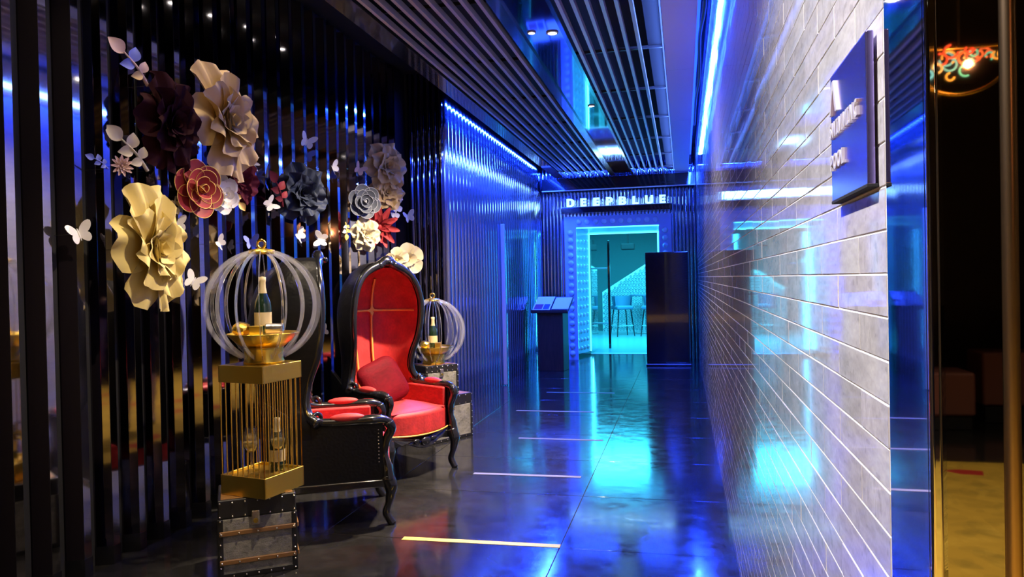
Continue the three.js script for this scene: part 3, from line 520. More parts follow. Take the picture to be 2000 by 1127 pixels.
  // front apron, side rails
  mesh('apron', (() => { const s = new THREE.Shape(); s.moveTo(-0.30, 0.33); s.lineTo(0.30, 0.33); s.lineTo(0.30, 0.25); s.bezierCurveTo(0.2, 0.27, 0.16, 0.285, 0.10, 0.25); s.bezierCurveTo(0.05, 0.22, -0.05, 0.22, -0.10, 0.25); s.bezierCurveTo(-0.16, 0.285, -0.2, 0.27, -0.30, 0.25); s.closePath(); const g = new THREE.ExtrudeGeometry(s, { depth: 0.03, bevelEnabled: true, bevelSize: 0.006, bevelThickness: 0.006, bevelSegments: 2, curveSegments: 8 }); const p = g.attributes.position; for (let i = 0; i < p.count; i++) p.setZ(i, p.getZ(i) + 0.35 - 0.75 * p.getX(i) ** 2); g.translate(0, 0, -0.02); g.computeVertexNormals(); return g; })(), M.lacquer, t);
  mesh('apron_shell', merge([new THREE.SphereGeometry(0.032, 14, 10).scale(1.5, 1, 0.5).translate(0, 0.275, 0.368), new THREE.SphereGeometry(0.02, 12, 8).scale(1.6, 0.8, 0.5).translate(0.085, 0.285, 0.36), new THREE.SphereGeometry(0.02, 12, 8).scale(1.6, 0.8, 0.5).translate(-0.085, 0.285, 0.36)]), M.lacquer, t);
  for (const s of [-1, 1]) {
    const X = (x) => s * x;
    // outer and inner side panels
    mesh('side_panel', (() => { const sh = new THREE.Shape([[-0.40, 0.25], [0.29, 0.25], [0.29, 0.645], [-0.18, 0.645], [-0.28, 0.72], [-0.40, 0.80]].map(q => new THREE.Vector2(...q))); const g = new THREE.ExtrudeGeometry(sh, { depth: 0.022, bevelEnabled: true, bevelSize: 0.004, bevelThickness: 0.004, bevelSegments: 1 }); g.rotateY(-Math.PI / 2); g.translate(X(0.325) + 0.011, 0, 0); return g; })(), M.leather, t);
    mesh('inner_arm_pad', rbox(0.035, 0.24, 0.50, 0.016, X(0.292), 0.53, 0.015, 3), M.velvet, t);
    mesh('bottom_rail', rbox(0.04, 0.05, 0.70, 0.01, X(0.325), 0.265, -0.05), M.lacquer, t);
    mesh('arm_rail', taper([[X(0.31), 0.685, -0.18], [X(0.325), 0.665, -0.10], [X(0.33), 0.658, 0.06], [X(0.33), 0.66, 0.20], [X(0.328), 0.655, 0.30], [X(0.328), 0.635, 0.335]], [0.022, 0.026, 0.026, 0.028, 0.034, 0.026], 30, 10), M.lacquer, t);
    mesh('arm_pad', new THREE.SphereGeometry(1, 20, 12).scale(0.036, 0.026, 0.105).translate(X(0.33), 0.685, 0.08), M.velvet, t);
    mesh('arm_post', taper([[X(0.328), 0.645, 0.325], [X(0.322), 0.60, 0.345], [X(0.318), 0.53, 0.315], [X(0.318), 0.45, 0.30], [X(0.325), 0.36, 0.315], [X(0.328), 0.28, 0.32]], [0.034, 0.030, 0.026, 0.024, 0.032, 0.04], 30, 10), M.lacquer, t);
    const nails = []; for (let y = 0.40; y < 0.60; y += 0.022) nails.push(new THREE.SphereGeometry(0.005, 6, 5).translate(X(0.341), y, 0.265)); const nm = mesh('nail_row', merge(nails), M.stud, t); nm.userData.kind = 'stuff';
    mesh('front_leg', taper([[X(0.318), 0.31, 0.31], [X(0.325), 0.24, 0.335], [X(0.32), 0.15, 0.325], [X(0.312), 0.075, 0.305], [X(0.315), 0.03, 0.325], [X(0.32), 0.0, 0.345]], [0.045, 0.043, 0.03, 0.022, 0.026, 0.024], 34, 10), M.lacquer, t);
    mesh('knee', new THREE.SphereGeometry(0.034, 14, 10).scale(0.9, 1.2, 0.8).translate(X(0.324), 0.262, 0.345), M.lacquer, t);
    mesh('rear_leg', taper([[X(0.29), 0.28, -0.35], [X(0.29), 0.12, -0.37], [X(0.30), 0.0, -0.42]], [0.034, 0.026, 0.02], 16, 10), M.lacquer, t);
  }
  return t;
}
makeChair('black lacquered armchair seen from its side, beside the gold cage stand', [-2.24, 0, -4.42], 118 * D);
makeChair('hooded armchair facing us with red velvet lining and seat', [-2.277, 0, -5.593], 60 * D);
{
  const c = new THREE.SphereGeometry(1, 28, 20); const p = c.attributes.position;
  for (let i = 0; i < p.count; i++) { const x = p.getX(i), y = p.getY(i), z = p.getZ(i); const f = (a) => Math.sign(a) * Math.abs(a) ** 0.55; p.setXYZ(i, f(x) * 0.19 * (1 + 0.10 * Math.abs(x * y)), f(y) * 0.19 * (1 + 0.10 * Math.abs(x * y)), z * 0.065); }
  c.computeVertexNormals();
  const m = tagged('throw_pillow', c, M.velvetDark, 'dark red velvet cushion leaning inside the red armchair', 'cushion'); m.rotation.order = 'YXZ';
  const a = 60 * D, lx = -0.06, lz = -0.08; m.position.set(-2.277 + lz * Math.sin(a) + lx * Math.cos(a), 0.70, -5.593 + lz * Math.cos(a) - lx * Math.sin(a)); m.rotation.set(-22 * D, a - 0.15, 20 * D);
}

// ---------------------------------------------------------------- trunks
function makeTrunk(label, pos, turn, w, h, d, slats) {
  const t = thing('steamer_trunk', label, 'trunk', pos, turn);
  const lid = h * 0.24;
  mesh('body', rbox(w, h - lid - 0.004, d, 0.006, 0, (h - lid) / 2, 0), M.trunkCanvas, t);
  mesh('lid', rbox(w, lid, d, 0.008, 0, h - lid / 2, 0), M.trunkBlack, t);
  const e = 0.028;
  for (const sx of [-1, 1]) for (const sz of [-1, 1]) mesh('edge_strip', rbox(e, h - lid, e, 0.004, sx * (w / 2 - e / 2 + 0.004), (h - lid) / 2, sz * (d / 2 - e / 2 + 0.004)), M.trunkBlack, t);
  for (const sz of [-1, 1]) mesh('edge_strip', rbox(w + 0.006, e, e, 0.004, 0, e / 2, sz * (d / 2 - e / 2 + 0.004)), M.trunkBlack, t);
  for (const sx of [-1, 1]) mesh('edge_strip', rbox(e, e, d + 0.006, 0.004, sx * (w / 2 - e / 2 + 0.004), e / 2, 0), M.trunkBlack, t);
  for (let k = 0; k < slats; k++) { const y = (h - lid) * (slats === 1 ? 0.5 : 0.28 + k * 0.48); mesh('wood_slat', rbox(w - 0.01, 0.024, 0.014, 0.004, 0, y, d / 2 + 0.006), M.trunkWood, t); mesh('wood_slat', rbox(0.014, 0.024, d - 0.01, 0.004, w / 2 + 0.006, y, 0), M.trunkWood, t); for (const x of [-0.46, -0.24, 0, 0.24, 0.46]) mesh('stud', new THREE.SphereGeometry(0.006, 8, 6), M.stud, t).position.set(x * w, y, d / 2 + 0.015); }
  const st = []; for (const y of [e * 0.5, h - lid + 0.014, h - 0.014]) for (let k = 0; k <= 6; k++) st.push(new THREE.SphereGeometry(0.0055, 8, 6).translate((k / 6 - 0.5) * (w - 0.02), y, d / 2 + 0.008));
  for (const x of [-1, 1]) for (let y = 0.06; y < h - lid; y += 0.06) st.push(new THREE.SphereGeometry(0.0055, 8, 6).translate(x * (w / 2 - 0.01), y, d / 2 + 0.009));
  const sm = mesh('stud_rows', merge(st), M.stud, t); sm.userData.kind = 'stuff';
  const lock = mesh('lock', rbox(0.04, 0.075, 0.016, 0.006, -0.01, h - lid - 0.005, d / 2 + 0.008), M.stud, t); mesh('keyhole_plate', cyl(0.012, 0.012, 0.006, 12).rotateX(Math.PI / 2).translate(-0.01, h - lid - 0.02, d / 2 + 0.014), M.goldSatin, lock);
  mesh('lid_top', rbox(w - 0.03, 0.004, d - 0.03, 0.001, 0, h, 0), M.trunkWood, t);
  return t;
}
makeTrunk('canvas steamer trunk with brass studs under the gold cage stand', [-2.27, 0, -3.57], 34 * D, 0.385, 0.405, 0.34, 2);
makeTrunk('dark steamer trunk on the floor behind the armchair, lower one', [-2.33, 0, -6.80], 62 * D, 0.52, 0.42, 0.40, 0);
makeTrunk('small black travel case carrying the farther globe cage', [-2.36, 0.424, -6.78], 50 * D, 0.36, 0.29, 0.30, 0);

// ---------------------------------------------------------------- cage stand and globes
{
  const t = thing('cage_stand', 'square gold cage stand with thin rods on the trunk', 'stand', [-2.213, 0.408, -3.55], -11 * D);
  const S = 0.30, H = 0.68;
  mesh('bottom_band', merge([rbox(S, 0.105, 0.012, 0.003, 0, 0.0525, S / 2 - 0.006), rbox(S, 0.105, 0.012, 0.003, 0, 0.0525, -S / 2 + 0.006), rbox(0.012, 0.105, S, 0.003, S / 2 - 0.006, 0.0525, 0), rbox(0.012, 0.105, S, 0.003, -S / 2 + 0.006, 0.0525, 0)]), M.goldSatin, t);
  mesh('floor_plate', rbox(S - 0.02, 0.012, S - 0.02, 0.002, 0, 0.085, 0), M.goldSatin, t);
  mesh('top_band', merge([rbox(S, 0.09, 0.012, 0.003, 0, H - 0.045, S / 2 - 0.006), rbox(S, 0.09, 0.012, 0.003, 0, H - 0.045, -S / 2 + 0.006), rbox(0.012, 0.09, S, 0.003, S / 2 - 0.006, H - 0.045, 0), rbox(0.012, 0.09, S, 0.003, -S / 2 + 0.006, H - 0.045, 0)]), M.goldSatin, t);
  mesh('top_plate', rbox(S - 0.01, 0.01, S - 0.01, 0.002, 0, H - 0.005, 0), M.goldSatin, t);
  const rod = cyl(0.0035, 0.0035, H - 0.18, 8); const n = 9;
  for (let k = 0; k < n; k++) { const q = (k / (n - 1) - 0.5) * (S - 0.014); for (const [x, z] of [[q, S / 2 - 0.007], [q, -S / 2 + 0.007], [S / 2 - 0.007, q], [-S / 2 + 0.007, q]]) { if (Math.abs(q) > S / 2 - 0.01 && Math.abs(x) === Math.abs(S / 2 - 0.007) && x !== q && k) { } mesh('rod', rod, M.gold, t).position.set(x, 0.095, z); } }
  const B = V(-2.213, 0.408 + 0.092, -3.55);
  const off = (x, z) => { const a = -11 * D; return [B.x + x * Math.cos(a) + z * Math.sin(a), B.y, B.z - x * Math.sin(a) + z * Math.cos(a)]; };
  function wineGlass(label, p) {
    const g = thing('wine_glass', label, 'glass', p, 0, 'glasses in the gold cage');
    mesh('bowl', lathe([[0.004, 0.125], [0.022, 0.13], [0.036, 0.155], [0.04, 0.185], [0.034, 0.235], [0.032, 0.235], [0.038, 0.185], [0.034, 0.157], [0.020, 0.133], [0, 0.129]], 24), M.clearGlass, g);
    mesh('stem', lathe([[0.036, 0], [0.036, 0.002], [0.008, 0.008], [0.004, 0.02], [0.004, 0.125]], 20), M.clearGlass, g);
    mesh('drink', lathe([[0, 0.132], [0.020, 0.1355], [0.0325, 0.158], [0.0365, 0.183], [0, 0.183]], 24), M.wine, g);
  }
  wineGlass('wine glass at the left inside the gold cage stand', off(-0.085, -0.01));
  wineGlass('wine glass nearest the front rods of the gold cage', off(0.0, 0.085));
  wineGlass('wine glass at the right inside the gold cage stand', off(0.09, -0.02));
  bottleAt('dark champagne bottle standing inside the gold cage stand', off(0.035, -0.075), 0.9);
}
function bottleAt(label, p, s) {
  const b = thing('champagne_bottle', label, 'bottle', p); b.scale.setScalar(s);
  mesh('glass', lathe([[0, 0], [0.04, 0], [0.044, 0.01], [0.044, 0.15], [0.040, 0.18], [0.022, 0.225], [0.016, 0.26], [0.015, 0.30], [0, 0.30]], 28), M.bottle, b);
  mesh('label', lathe([[0.0445, 0.055], [0.0448, 0.055], [0.0448, 0.125], [0.0445, 0.125]], 28), M.paperLabel, b);
  mesh('foil', lathe([[0.0225, 0.226], [0.0175, 0.258], [0.0165, 0.285], [0.019, 0.292], [0.019, 0.312], [0, 0.316]], 24), M.paperLabel, b); return b;
}
function makeGlobe(label, pos, turn, R, ribs) {
  const t = thing('globe_cage', label, 'cage', pos, turn);
  const cy = R * 0.985 + 0.02;
  mesh('neck', lathe([[0, 0], [R * 0.36, 0], [R * 0.36, R * 0.04], [R * 0.345, R * 0.06], [R * 0.345, R * 0.26], [R * 0.36, R * 0.28], [R * 0.36, R * 0.30], [0, R * 0.30]], 36), M.goldSatin, t);
  mesh('bowl', lathe([[0, R * 0.30], [R * 0.36, R * 0.30], [R * 0.50, R * 0.40], [R * 0.64, R * 0.54], [R * 0.635, R * 0.555], [R * 0.49, R * 0.42], [R * 0.35, R * 0.325], [0, R * 0.325]], 40), M.goldSatin, t);
  for (let k = 0; k < ribs; k++) {
    const a = k / ribs * Math.PI * 2, w = 0.002, dr = 0.011; const g = surface(1, 1, () => [0, 0, 0]);
    const pts = []; const n = 30, pos_ = [], idx = [];
    for (let i = 0; i <= n; i++) { const th = 0.16 + (Math.PI - 0.16 - 0.40) * i / n; for (const [r, q] of [[R + dr, w], [R + dr, -w], [R - dr, -w], [R - dr, w]]) pos_.push(Math.sin(th) * r, cy + Math.cos(th) * r, q); }
    for (let i = 0; i < n; i++) for (let j = 0; j < 4; j++) { const p0 = i * 4 + j, p1 = i * 4 + (j + 1) % 4; idx.push(p0, p0 + 4, p1, p1, p0 + 4, p1 + 4); }
    idx.push(0, 1, 2, 0, 2, 3, n * 4, n * 4 + 2, n * 4 + 1, n * 4, n * 4 + 3, n * 4 + 2);
    const gg = new THREE.BufferGeometry(); gg.setAttribute('position', new THREE.Float32BufferAttribute(pos_, 3)); gg.setIndex(idx); const g2 = gg.toNonIndexed(); g2.computeVertexNormals();
    const m = mesh('clear_rib', g2, M.acrylic, t); m.rotation.y = a;
  }
  mesh('bowl_filling', lathe([[0, R * 0.50], [R * 0.55, R * 0.495], [R * 0.56, R * 0.48], [0, R * 0.48]], 36), M.goldPipe, t);
  mesh('top_cap', lathe([[R * 0.22, cy + R * 0.95], [R * 0.24, cy + R * 0.96], [R * 0.23, cy + R * 1.02], [R * 0.08, cy + R * 1.05], [0, cy + R * 1.05], [0, cy + R * 0.95]], 32), M.goldSatin, t);
  mesh('ring', new THREE.TorusGeometry(R * 0.075, R * 0.022, 10, 24).translate(0, cy + R * 1.13, 0), M.gold, t);
  return [t, R * 0.50];
}
{
  const P = [-2.19, 1.089, -3.55];
  const [, top] = makeGlobe('large globe birdcage of clear ribs on the gold stand', P, 0.1, 0.29, 16);
  bottleAt('champagne bottle with pale foil inside the large globe cage', [P[0], P[1] + top, P[2]], 1.0);
  const gb = tagged('foil_ball', (() => { const g = new THREE.IcosahedronGeometry(0.05, 2); const p = g.attributes.position; for (let i = 0; i < p.count; i++) { const k = 1 + 0.10 * Math.sin(p.getX(i) * 90) * Math.cos(p.getY(i) * 80 + p.getZ(i) * 70); p.setXYZ(i, p.getX(i) * k, p.getY(i) * k * 0.8, p.getZ(i) * k); } g.computeVertexNormals(); return g; })(), M.goldSatin, 'crumpled gold foil ball in the bowl of the large globe', 'ornament'); gb.position.set(P[0] - 0.085, P[1] + top + 0.038, P[2] + 0.07);
  const gbx = tagged('gift_box', rbox(0.06, 0.055, 0.045, 0.004), M.goldSatin, 'small gold box in front of the bottle in the large globe', 'box'); gbx.position.set(P[0] + 0.01, P[1] + top + 0.03, P[2] + 0.085); gbx.rotation.y = 0.2;
  const tin = tagged('silver_tin', lathe([[0, -0.045], [0.027, -0.045], [0.028, -0.04], [0.028, 0.04], [0.027, 0.045], [0, 0.045]], 24).rotateZ(Math.PI / 2), M.silver, 'silver tin lying in the bowl of the large globe', 'tin'); tin.position.set(P[0] + 0.095, P[1] + top + 0.04, P[2] + 0.045); tin.rotation.y = 0.3;
  const Q = [-2.36, 0.716, -6.78];
  const [, t2] = makeGlobe('farther globe birdcage of clear ribs behind the red armchair', Q, 0.2, 0.30, 16);
  bottleAt('champagne bottle inside the farther globe cage', [Q[0], Q[1] + t2, Q[2]], 0.95);
  const g3_ = gb.clone(); g3_.name = numbered('foil_ball'); g3_.userData = { ...gb.userData, label: 'crumpled gold foil ball in the farther globe cage' }; g3_.position.set(Q[0] - 0.05, Q[1] + t2 + 0.038, Q[2] + 0.1); scene.add(g3_);
  const b3 = gbx.clone(); b3.name = numbered('gift_box'); b3.userData = { ...gbx.userData, label: 'small gold box in the bowl of the farther globe cage' }; b3.position.set(Q[0] + 0.07, Q[1] + t2 + 0.03, Q[2] + 0.06); scene.add(b3);
}

// ---------------------------------------------------------------- paper flowers
function petalGeo(w, h, cup, curl, ruf, seed, point = 0.25) {
  return surface(12, 8, (u0, v) => {
    const u = u0 * 2 - 1, wd = w * 0.5 * (0.28 + 0.72 * Math.sin(Math.min(1, v * 0.66) * Math.PI * (point < 0 ? 0.98 : 0.82)));
    const r = ruf * w * v * v * (Math.sin(u * 4 + seed * 2.1) * 0.6 + Math.sin(u * 7 + seed * 5.3) * 0.4);
    return [u * wd, h * (v - Math.abs(point) * u * u * v + (ruf > 0.12 ? 0.16 * (1 - Math.abs(u)) * v ** 5 : 0)) + r * 0.3, cup * w * u * u * (0.3 + 0.7 * Math.sin(v * Math.PI * 0.75)) - curl * h * v * v * v + r + (ruf > 0.12 ? 0.10 * w * v * Math.abs(Math.sin(u * 2.6 + seed * 3.1)) : 0)];
  });
}
const petalCache = {};
function ring(t, n, tilt, r0, w, h, cup, curl, ruf, mat, ph = 0, lift = 0, point = 0.25) {
  for (let k = 0; k < n; k++) {
    const key = [w, h, cup, curl, ruf, point, k % 3].join(); const g = petalCache[key] || (petalCache[key] = petalGeo(w, h, cup, curl, ruf, k % 3 + w * 10, point));
    const m = mesh('petal', g, mat, t); const a = ph + k / n * Math.PI * 2 + rr(-0.1, 0.1);
    m.rotation.order = 'ZXY'; m.rotation.set(tilt * D + rr(-0.08, 0.08), 0, a); m.position.set(-Math.sin(a) * r0, Math.cos(a) * r0, lift);
  }
}
function wire(t, p) {        // thin stalk from the ornament back to the ribs
  t.updateMatrixWorld(); const a = t.worldToLocal(V(p[0], p[1], p[2])), b = t.worldToLocal(V(LEFT_X - 0.095, p[1], p[2])), c = new THREE.LineCurve3(a, b);
  mesh('mounting_wire', new THREE.TubeGeometry(c, 1, 0.001, 5), M.blackMatte, t);
}
function flowerBase(name, label, pos, yaw, pitch = 0, roll = 0) { const t = thing(name, label, 'flower', pos, 0, 'paper flowers on the ribbed wall'); t.rotation.order = 'YXZ'; t.rotation.set(pitch * D, yaw * D, roll * D); wire(t, pos); return t; }
function rose(label, pos, yaw, pitch, R, mat, roll = 0, squash = 1) {
  const t = flowerBase('paper_rose', label, pos, yaw, pitch, roll); t.scale.set(squash, 1.1 / Math.sqrt(squash), 1);
  ring(t, 6, 14, R * 0.10, R * 1.0, R * 0.98, 0.16, 0.30, 0.17, mat, 0.3, -R * 0.05, 0.12);
  ring(t, 5, 30, R * 0.10, R * 0.86, R * 0.80, 0.26, 0.24, 0.17, mat, 0.9, R * 0.02, 0.14);
  ring(t, 5, 48, R * 0.09, R * 0.66, R * 0.62, 0.36, 0.18, 0.14, mat, 0.1, R * 0.05, 0.16);
  ring(t, 4, 64, R * 0.07, R * 0.46, R * 0.50, 0.45, 0.12, 0.06, mat, 0.6, R * 0.06);
  ring(t, 3, 78, R * 0.045, R * 0.28, R * 0.42, 0.6, 0.05, 0.04, mat, 0.2, R * 0.06);
  mesh('heart', new THREE.SphereGeometry(R * 0.10, 14, 10).translate(0, 0, R * 0.12), mat, t); return t;
}
function camellia(label, pos, yaw, pitch, R, mat, rimMat) {
  const t = flowerBase('paper_camellia', label, pos, yaw, pitch);
  const add = (n, tilt, r0, s, ph, lift) => { for (let k = 0; k < n; k++) { const a = ph + k / n * Math.PI * 2; const g = surface(10, 6, (u, v) => { const q = u * Math.PI * 2, e = v * s; return [Math.cos(q) * e, s * 0.85 + Math.sin(q) * e, 0.22 * e * e / s]; }); const m = mesh('petal', g, mat, t); m.rotation.order = 'ZXY'; m.rotation.set(tilt * D, 0, a); m.position.set(-Math.sin(a) * r0, Math.cos(a) * r0, lift); if (rimMat) { const p = []; for (let q = 0; q < 20; q++) { const z = q / 20 * Math.PI * 2; p.push([Math.cos(z) * s, s * 0.85 + Math.sin(z) * s, 0.22 * s]); } mesh('petal_rim', tube(p, R * 0.012, 40, 5, true), rimMat, m); } } };
  add(6, 8, R * 0.14, R * 0.42, 0.2, 0); add(5, 22, R * 0.06, R * 0.34, 0.6, R * 0.10); add(4, 38, R * 0.02, R * 0.24, 0.1, R * 0.18); add(3, 60, 0, R * 0.14, 0.4, R * 0.24);
  mesh('heart', new THREE.SphereGeometry(R * 0.09, 14, 10).translate(0, 0, R * 0.28), rimMat || mat, t); return t;
}
function dahlia(label, pos, yaw, pitch, R, mat) {
  const t = flowerBase('paper_dahlia', label, pos, yaw, pitch);
  ring(t, 11, 6, R * 0.12, R * 0.34, R * 0.90, 0.25, -0.05, 0.03, mat, 0, 0, -0.5); ring(t, 9, 24, R * 0.10, R * 0.30, R * 0.72, 0.3, -0.05, 0.03, mat, 0.3, R * 0.04, -0.5);
  ring(t, 8, 44, R * 0.08, R * 0.26, R * 0.55, 0.3, -0.05, 0.02, mat, 0.1, R * 0.06, -0.5); ring(t, 6, 66, R * 0.05, R * 0.2, R * 0.42, 0.4, 0, 0.02, mat, 0.2, R * 0.08, -0.5);
  mesh('heart', new THREE.SphereGeometry(R * 0.12, 14, 10).translate(0, 0, R * 0.16), mat, t); return t;
}
function magnolia(label, pos, yaw, pitch, R, mat) {
  const t = flowerBase('paper_magnolia', label, pos, yaw, pitch);
  ring(t, 5, 22, R * 0.06, R * 0.95, R * 1.0, 0.22, 0.1, 0.05, mat, 0.2, 0, 0.2); ring(t, 3, 50, R * 0.05, R * 0.6, R * 0.62, 0.35, 0.05, 0.05, mat, 0.7, R * 0.04, 0.2);
  mesh('heart', new THREE.SphereGeometry(R * 0.13, 14, 10).scale(1, 1, 1.6).translate(0, 0, R * 0.2), M.goldPaper, t); return t;
}
function sprig(label, pos, roll, L, mat, leafMats) {
  const t = thing('paper_leaf_sprig', label, 'leaf', pos, 0, 'paper leaf sprigs'); t.rotation.order = 'YXZ'; t.rotation.set(0, 60 * D, roll * D); wire(t, pos);
  mesh('stem', taper([[0, 0, 0], [0.02 * L, 0.4 * L, 0.03], [-0.02 * L, 0.8 * L, 0.04]], [0.012 * L / 0.3, 0.006 * L / 0.3], 12, 8), mat, t);
  const leaf = (x, y, s, a, m) => { const g = surface(8, 8, (u, v) => { const q = u * 2 - 1, w = Math.sin(Math.PI * (v ** 0.8)) * 0.36 + 0.02; return [q * w * s, v * s, 0.25 * q * q * w * s + 0.08 * s * Math.sin(v * 3)]; }); const l = mesh('leaf', g, m, t); l.position.set(x, y, 0.03); l.rotation.z = a; };
  const lm = (k) => leafMats[k % leafMats.length];
  leaf(-0.02 * L, 0.78 * L, 0.42 * L, 0.15, lm(0)); leaf(0.01 * L, 0.55 * L, 0.34 * L, -0.9, lm(1)); leaf(0.02 * L, 0.48 * L, 0.32 * L, 1.0, lm(2)); leaf(0.02 * L, 0.28 * L, 0.27 * L, -1.0, lm(3)); leaf(0.01 * L, 0.22 * L, 0.26 * L, 1.1, lm(4)); return t;
}
rose('big cream paper rose at the lower left of the flower wall', [-2.86, 1.72, -3.53], 84, 4, 0.25, M.cream, 12, 0.78);
rose('big tan paper rose at the top of the left flower cluster', [-2.86, 2.55, -4.22], 82, -4, 0.27, M.tan, 16, 0.84);
rose('large dark maroon paper rose behind the tan rose', [-2.94, 2.46, -3.80], 80, 0, 0.215, M.maroonDark, 0, 0.85);
camellia('red paper camellia with gold rimmed petals', [-2.90, 2.10, -3.99], 74, 0, 0.20, M.red, M.goldPaper);
camellia('white paper camellia beside the red one', [-2.92, 2.10, -4.27], 75, 5, 0.15, M.white, null);
rose('small dark red paper rose right of the white camellia', [-2.94, 2.22, -4.51], 60, 0, 0.125, M.maroon);
dahlia('tiny pale paper blossom above the small dark red rose', [-2.96, 2.37, -4.66], 60, 0, 0.085, M.white);
sprig('gold paper leaf pair below the small dark red rose', [-2.97, 2.17, -4.42], -150, 0.16, M.goldPaper, [M.goldPaper]);
sprig('pink and blue paper leaf sprig at the upper left', [-2.97, 2.66, -3.68], 40, 0.26, M.pinkPaper, [M.pinkPaper, M.bluePaper, M.bluePaper, M.pinkPaper, M.tan]);
sprig('cream paper leaf sprig left of the maroon flower', [-2.97, 2.17, -3.66], 42, 0.27, M.creamPale, [M.creamPale]);
sprig('single blue paper leaf sprig at the far left', [-2.97, 2.14, -3.36], 60, 0.11, M.bluePaper, [M.bluePaper]);
dahlia('small pink paper blossom under the cream leaf sprig', [-2.97, 2.17, -3.46], 60, 0, 0.06, M.pinkPaper);
sprig('pale paper leaves left of the red camellia', [-2.97, 2.05, -3.90], 160, 0.16, M.creamPale, [M.creamPale, M.tan]);
rose('dark navy paper flower in the middle of the wall', [-2.92, 2.22, -5.31], 56, 0, 0.19, M.navy);
sprig('dark red paper leaves beside the navy flower', [-2.97, 2.10, -5.12], 20, 0.24, M.maroon, [M.maroon, M.red]);
rose('cream paper rose at the top of the right flower cluster', [-2.84, 2.65, -6.86], 50, 0, 0.19, M.tan, 20);
rose('smaller tan paper rose right under the cream rose', [-2.87, 2.40, -6.92], 48, -6, 0.15, M.tan, 70);
camellia('slate blue paper camellia in the right flower cluster', [-2.88, 2.26, -6.40], 46, 0, 0.18, M.slate, M.slateRim);
dahlia('crimson paper dahlia in the right flower cluster', [-2.88, 2.05, -6.72], 46, 0, 0.22, M.red);
sprig('white paper leaf sprig right of the crimson dahlia', [-2.90, 2.12, -7.10], -20, 0.25, M.whitePaper, [M.whitePaper]);
rose('small cream paper rose under the slate camellia', [-2.88, 1.96, -6.43], 46, 0, 0.125, M.creamPale);
magnolia('cream paper magnolia above the armchair hood, left one', [-2.76, 1.73, -6.86], 45, 10, 0.13, M.creamPale);
magnolia('cream paper magnolia above the armchair hood, right one', [-2.78, 1.74, -7.22], 40, 0, 0.17, M.creamPale);
sprig('small yellow paper leaves left of the small cream rose', [-2.97, 2.06, -6.20], 170, 0.14, M.goldPaper, [M.goldPaper, M.white]);

// butterflies
{
  const wing = (() => { const s = new THREE.Shape(); s.moveTo(0, 0.01); s.bezierCurveTo(0.02, 0.055, 0.06, 0.065, 0.068, 0.05); s.bezierCurveTo(0.07, 0.03, 0.055, 0.012, 0.04, 0.004); s.bezierCurveTo(0.055, -0.004, 0.052, -0.035, 0.034, -0.04); s.bezierCurveTo(0.018, -0.04, 0.005, -0.02, 0, -0.008); s.closePath(); return new THREE.ExtrudeGeometry(s, { depth: 0.0012, bevelEnabled: false, curveSegments: 5 }); })();
  const left = wing.clone().scale(-1, 1, 1); { const ix = left.index; if (ix) { const a = ix.array; for (let i = 0; i < a.length; i += 3) { const q = a[i]; a[i] = a[i + 1]; a[i + 1] = q; } } left.computeVertexNormals(); }
  const body = taper([[0, -0.03, 0.002], [0, 0, 0.003], [0, 0.028, 0.003]], [0.002, 0.0045, 0.002], 8, 6);
  const spots = [
    ['white paper butterfly on the matte ribs at the far left', [-2.985, 1.78, -3.17], 20, M.whitePaper, 1.0, 60],
    ['white paper butterfly below the big cream rose', [-2.97, 1.535, -4.04], -30, M.whitePaper, 1.0, 40],
    ['pale butterfly above the left side of the large globe', [-2.97, 1.783, -4.31], 50, M.whitePaper, 0.8, 85],
    ['blue paper butterfly above the top ring of the large globe', [-2.97, 1.806, -4.68], 10, M.bluePaper, 0.9, 50],
    ['white butterfly right of the gold leaves', [-2.97, 2.097, -4.93], -60, M.whitePaper, 0.9, 50],
    ['white butterfly highest on the wall', [-2.97, 2.661, -5.51], -20, M.whitePaper, 1.1, 50],
    ['white butterfly between the navy flower and the right cluster', [-2.97, 2.51, -5.97], 40, M.whitePaper, 1.0, 85],
    ['white butterfly below the navy flower, left one', [-2.97, 1.885, -5.35], 45, M.whitePaper, 1.0, 80],
    ['white butterfly below the navy flower, right one', [-2.97, 1.879, -5.73], 80, M.whitePaper, 1.1, 40],
    ['lowest white butterfly beside the hooded armchair', [-2.97, 1.102, -5.71], 30, M.whitePaper, 0.9, 40],
    ['dim butterfly left of the cream rose of the right cluster', [-2.97, 2.575, -6.50], -30, M.pinkPaper, 1.0, 50],
    ['pale butterfly on the dark end panel beside the right cluster', [-2.95, 2.223, -7.72], 20, M.whitePaper, 1.2, 50],
    ['white butterfly at the right rim of the big cream rose', [-2.97, 1.876, -3.90], 10, M.whitePaper, 0.9, 50]];
  for (const [label, p, roll, mat, s, yaw] of spots) {
    const t = thing('paper_butterfly', label, 'butterfly', p, 0, 'paper butterflies on the wall'); t.rotation.order = 'YXZ'; t.rotation.set(0, yaw * D, roll * D); t.scale.setScalar(s * 1.1);
    const a = mesh('wing', wing, mat, t), b = mesh('wing', left, mat, t); a.rotation.y = -0.6; b.rotation.y = 0.6; mesh('body', body, mat, t); wire(t, p);
  }
}

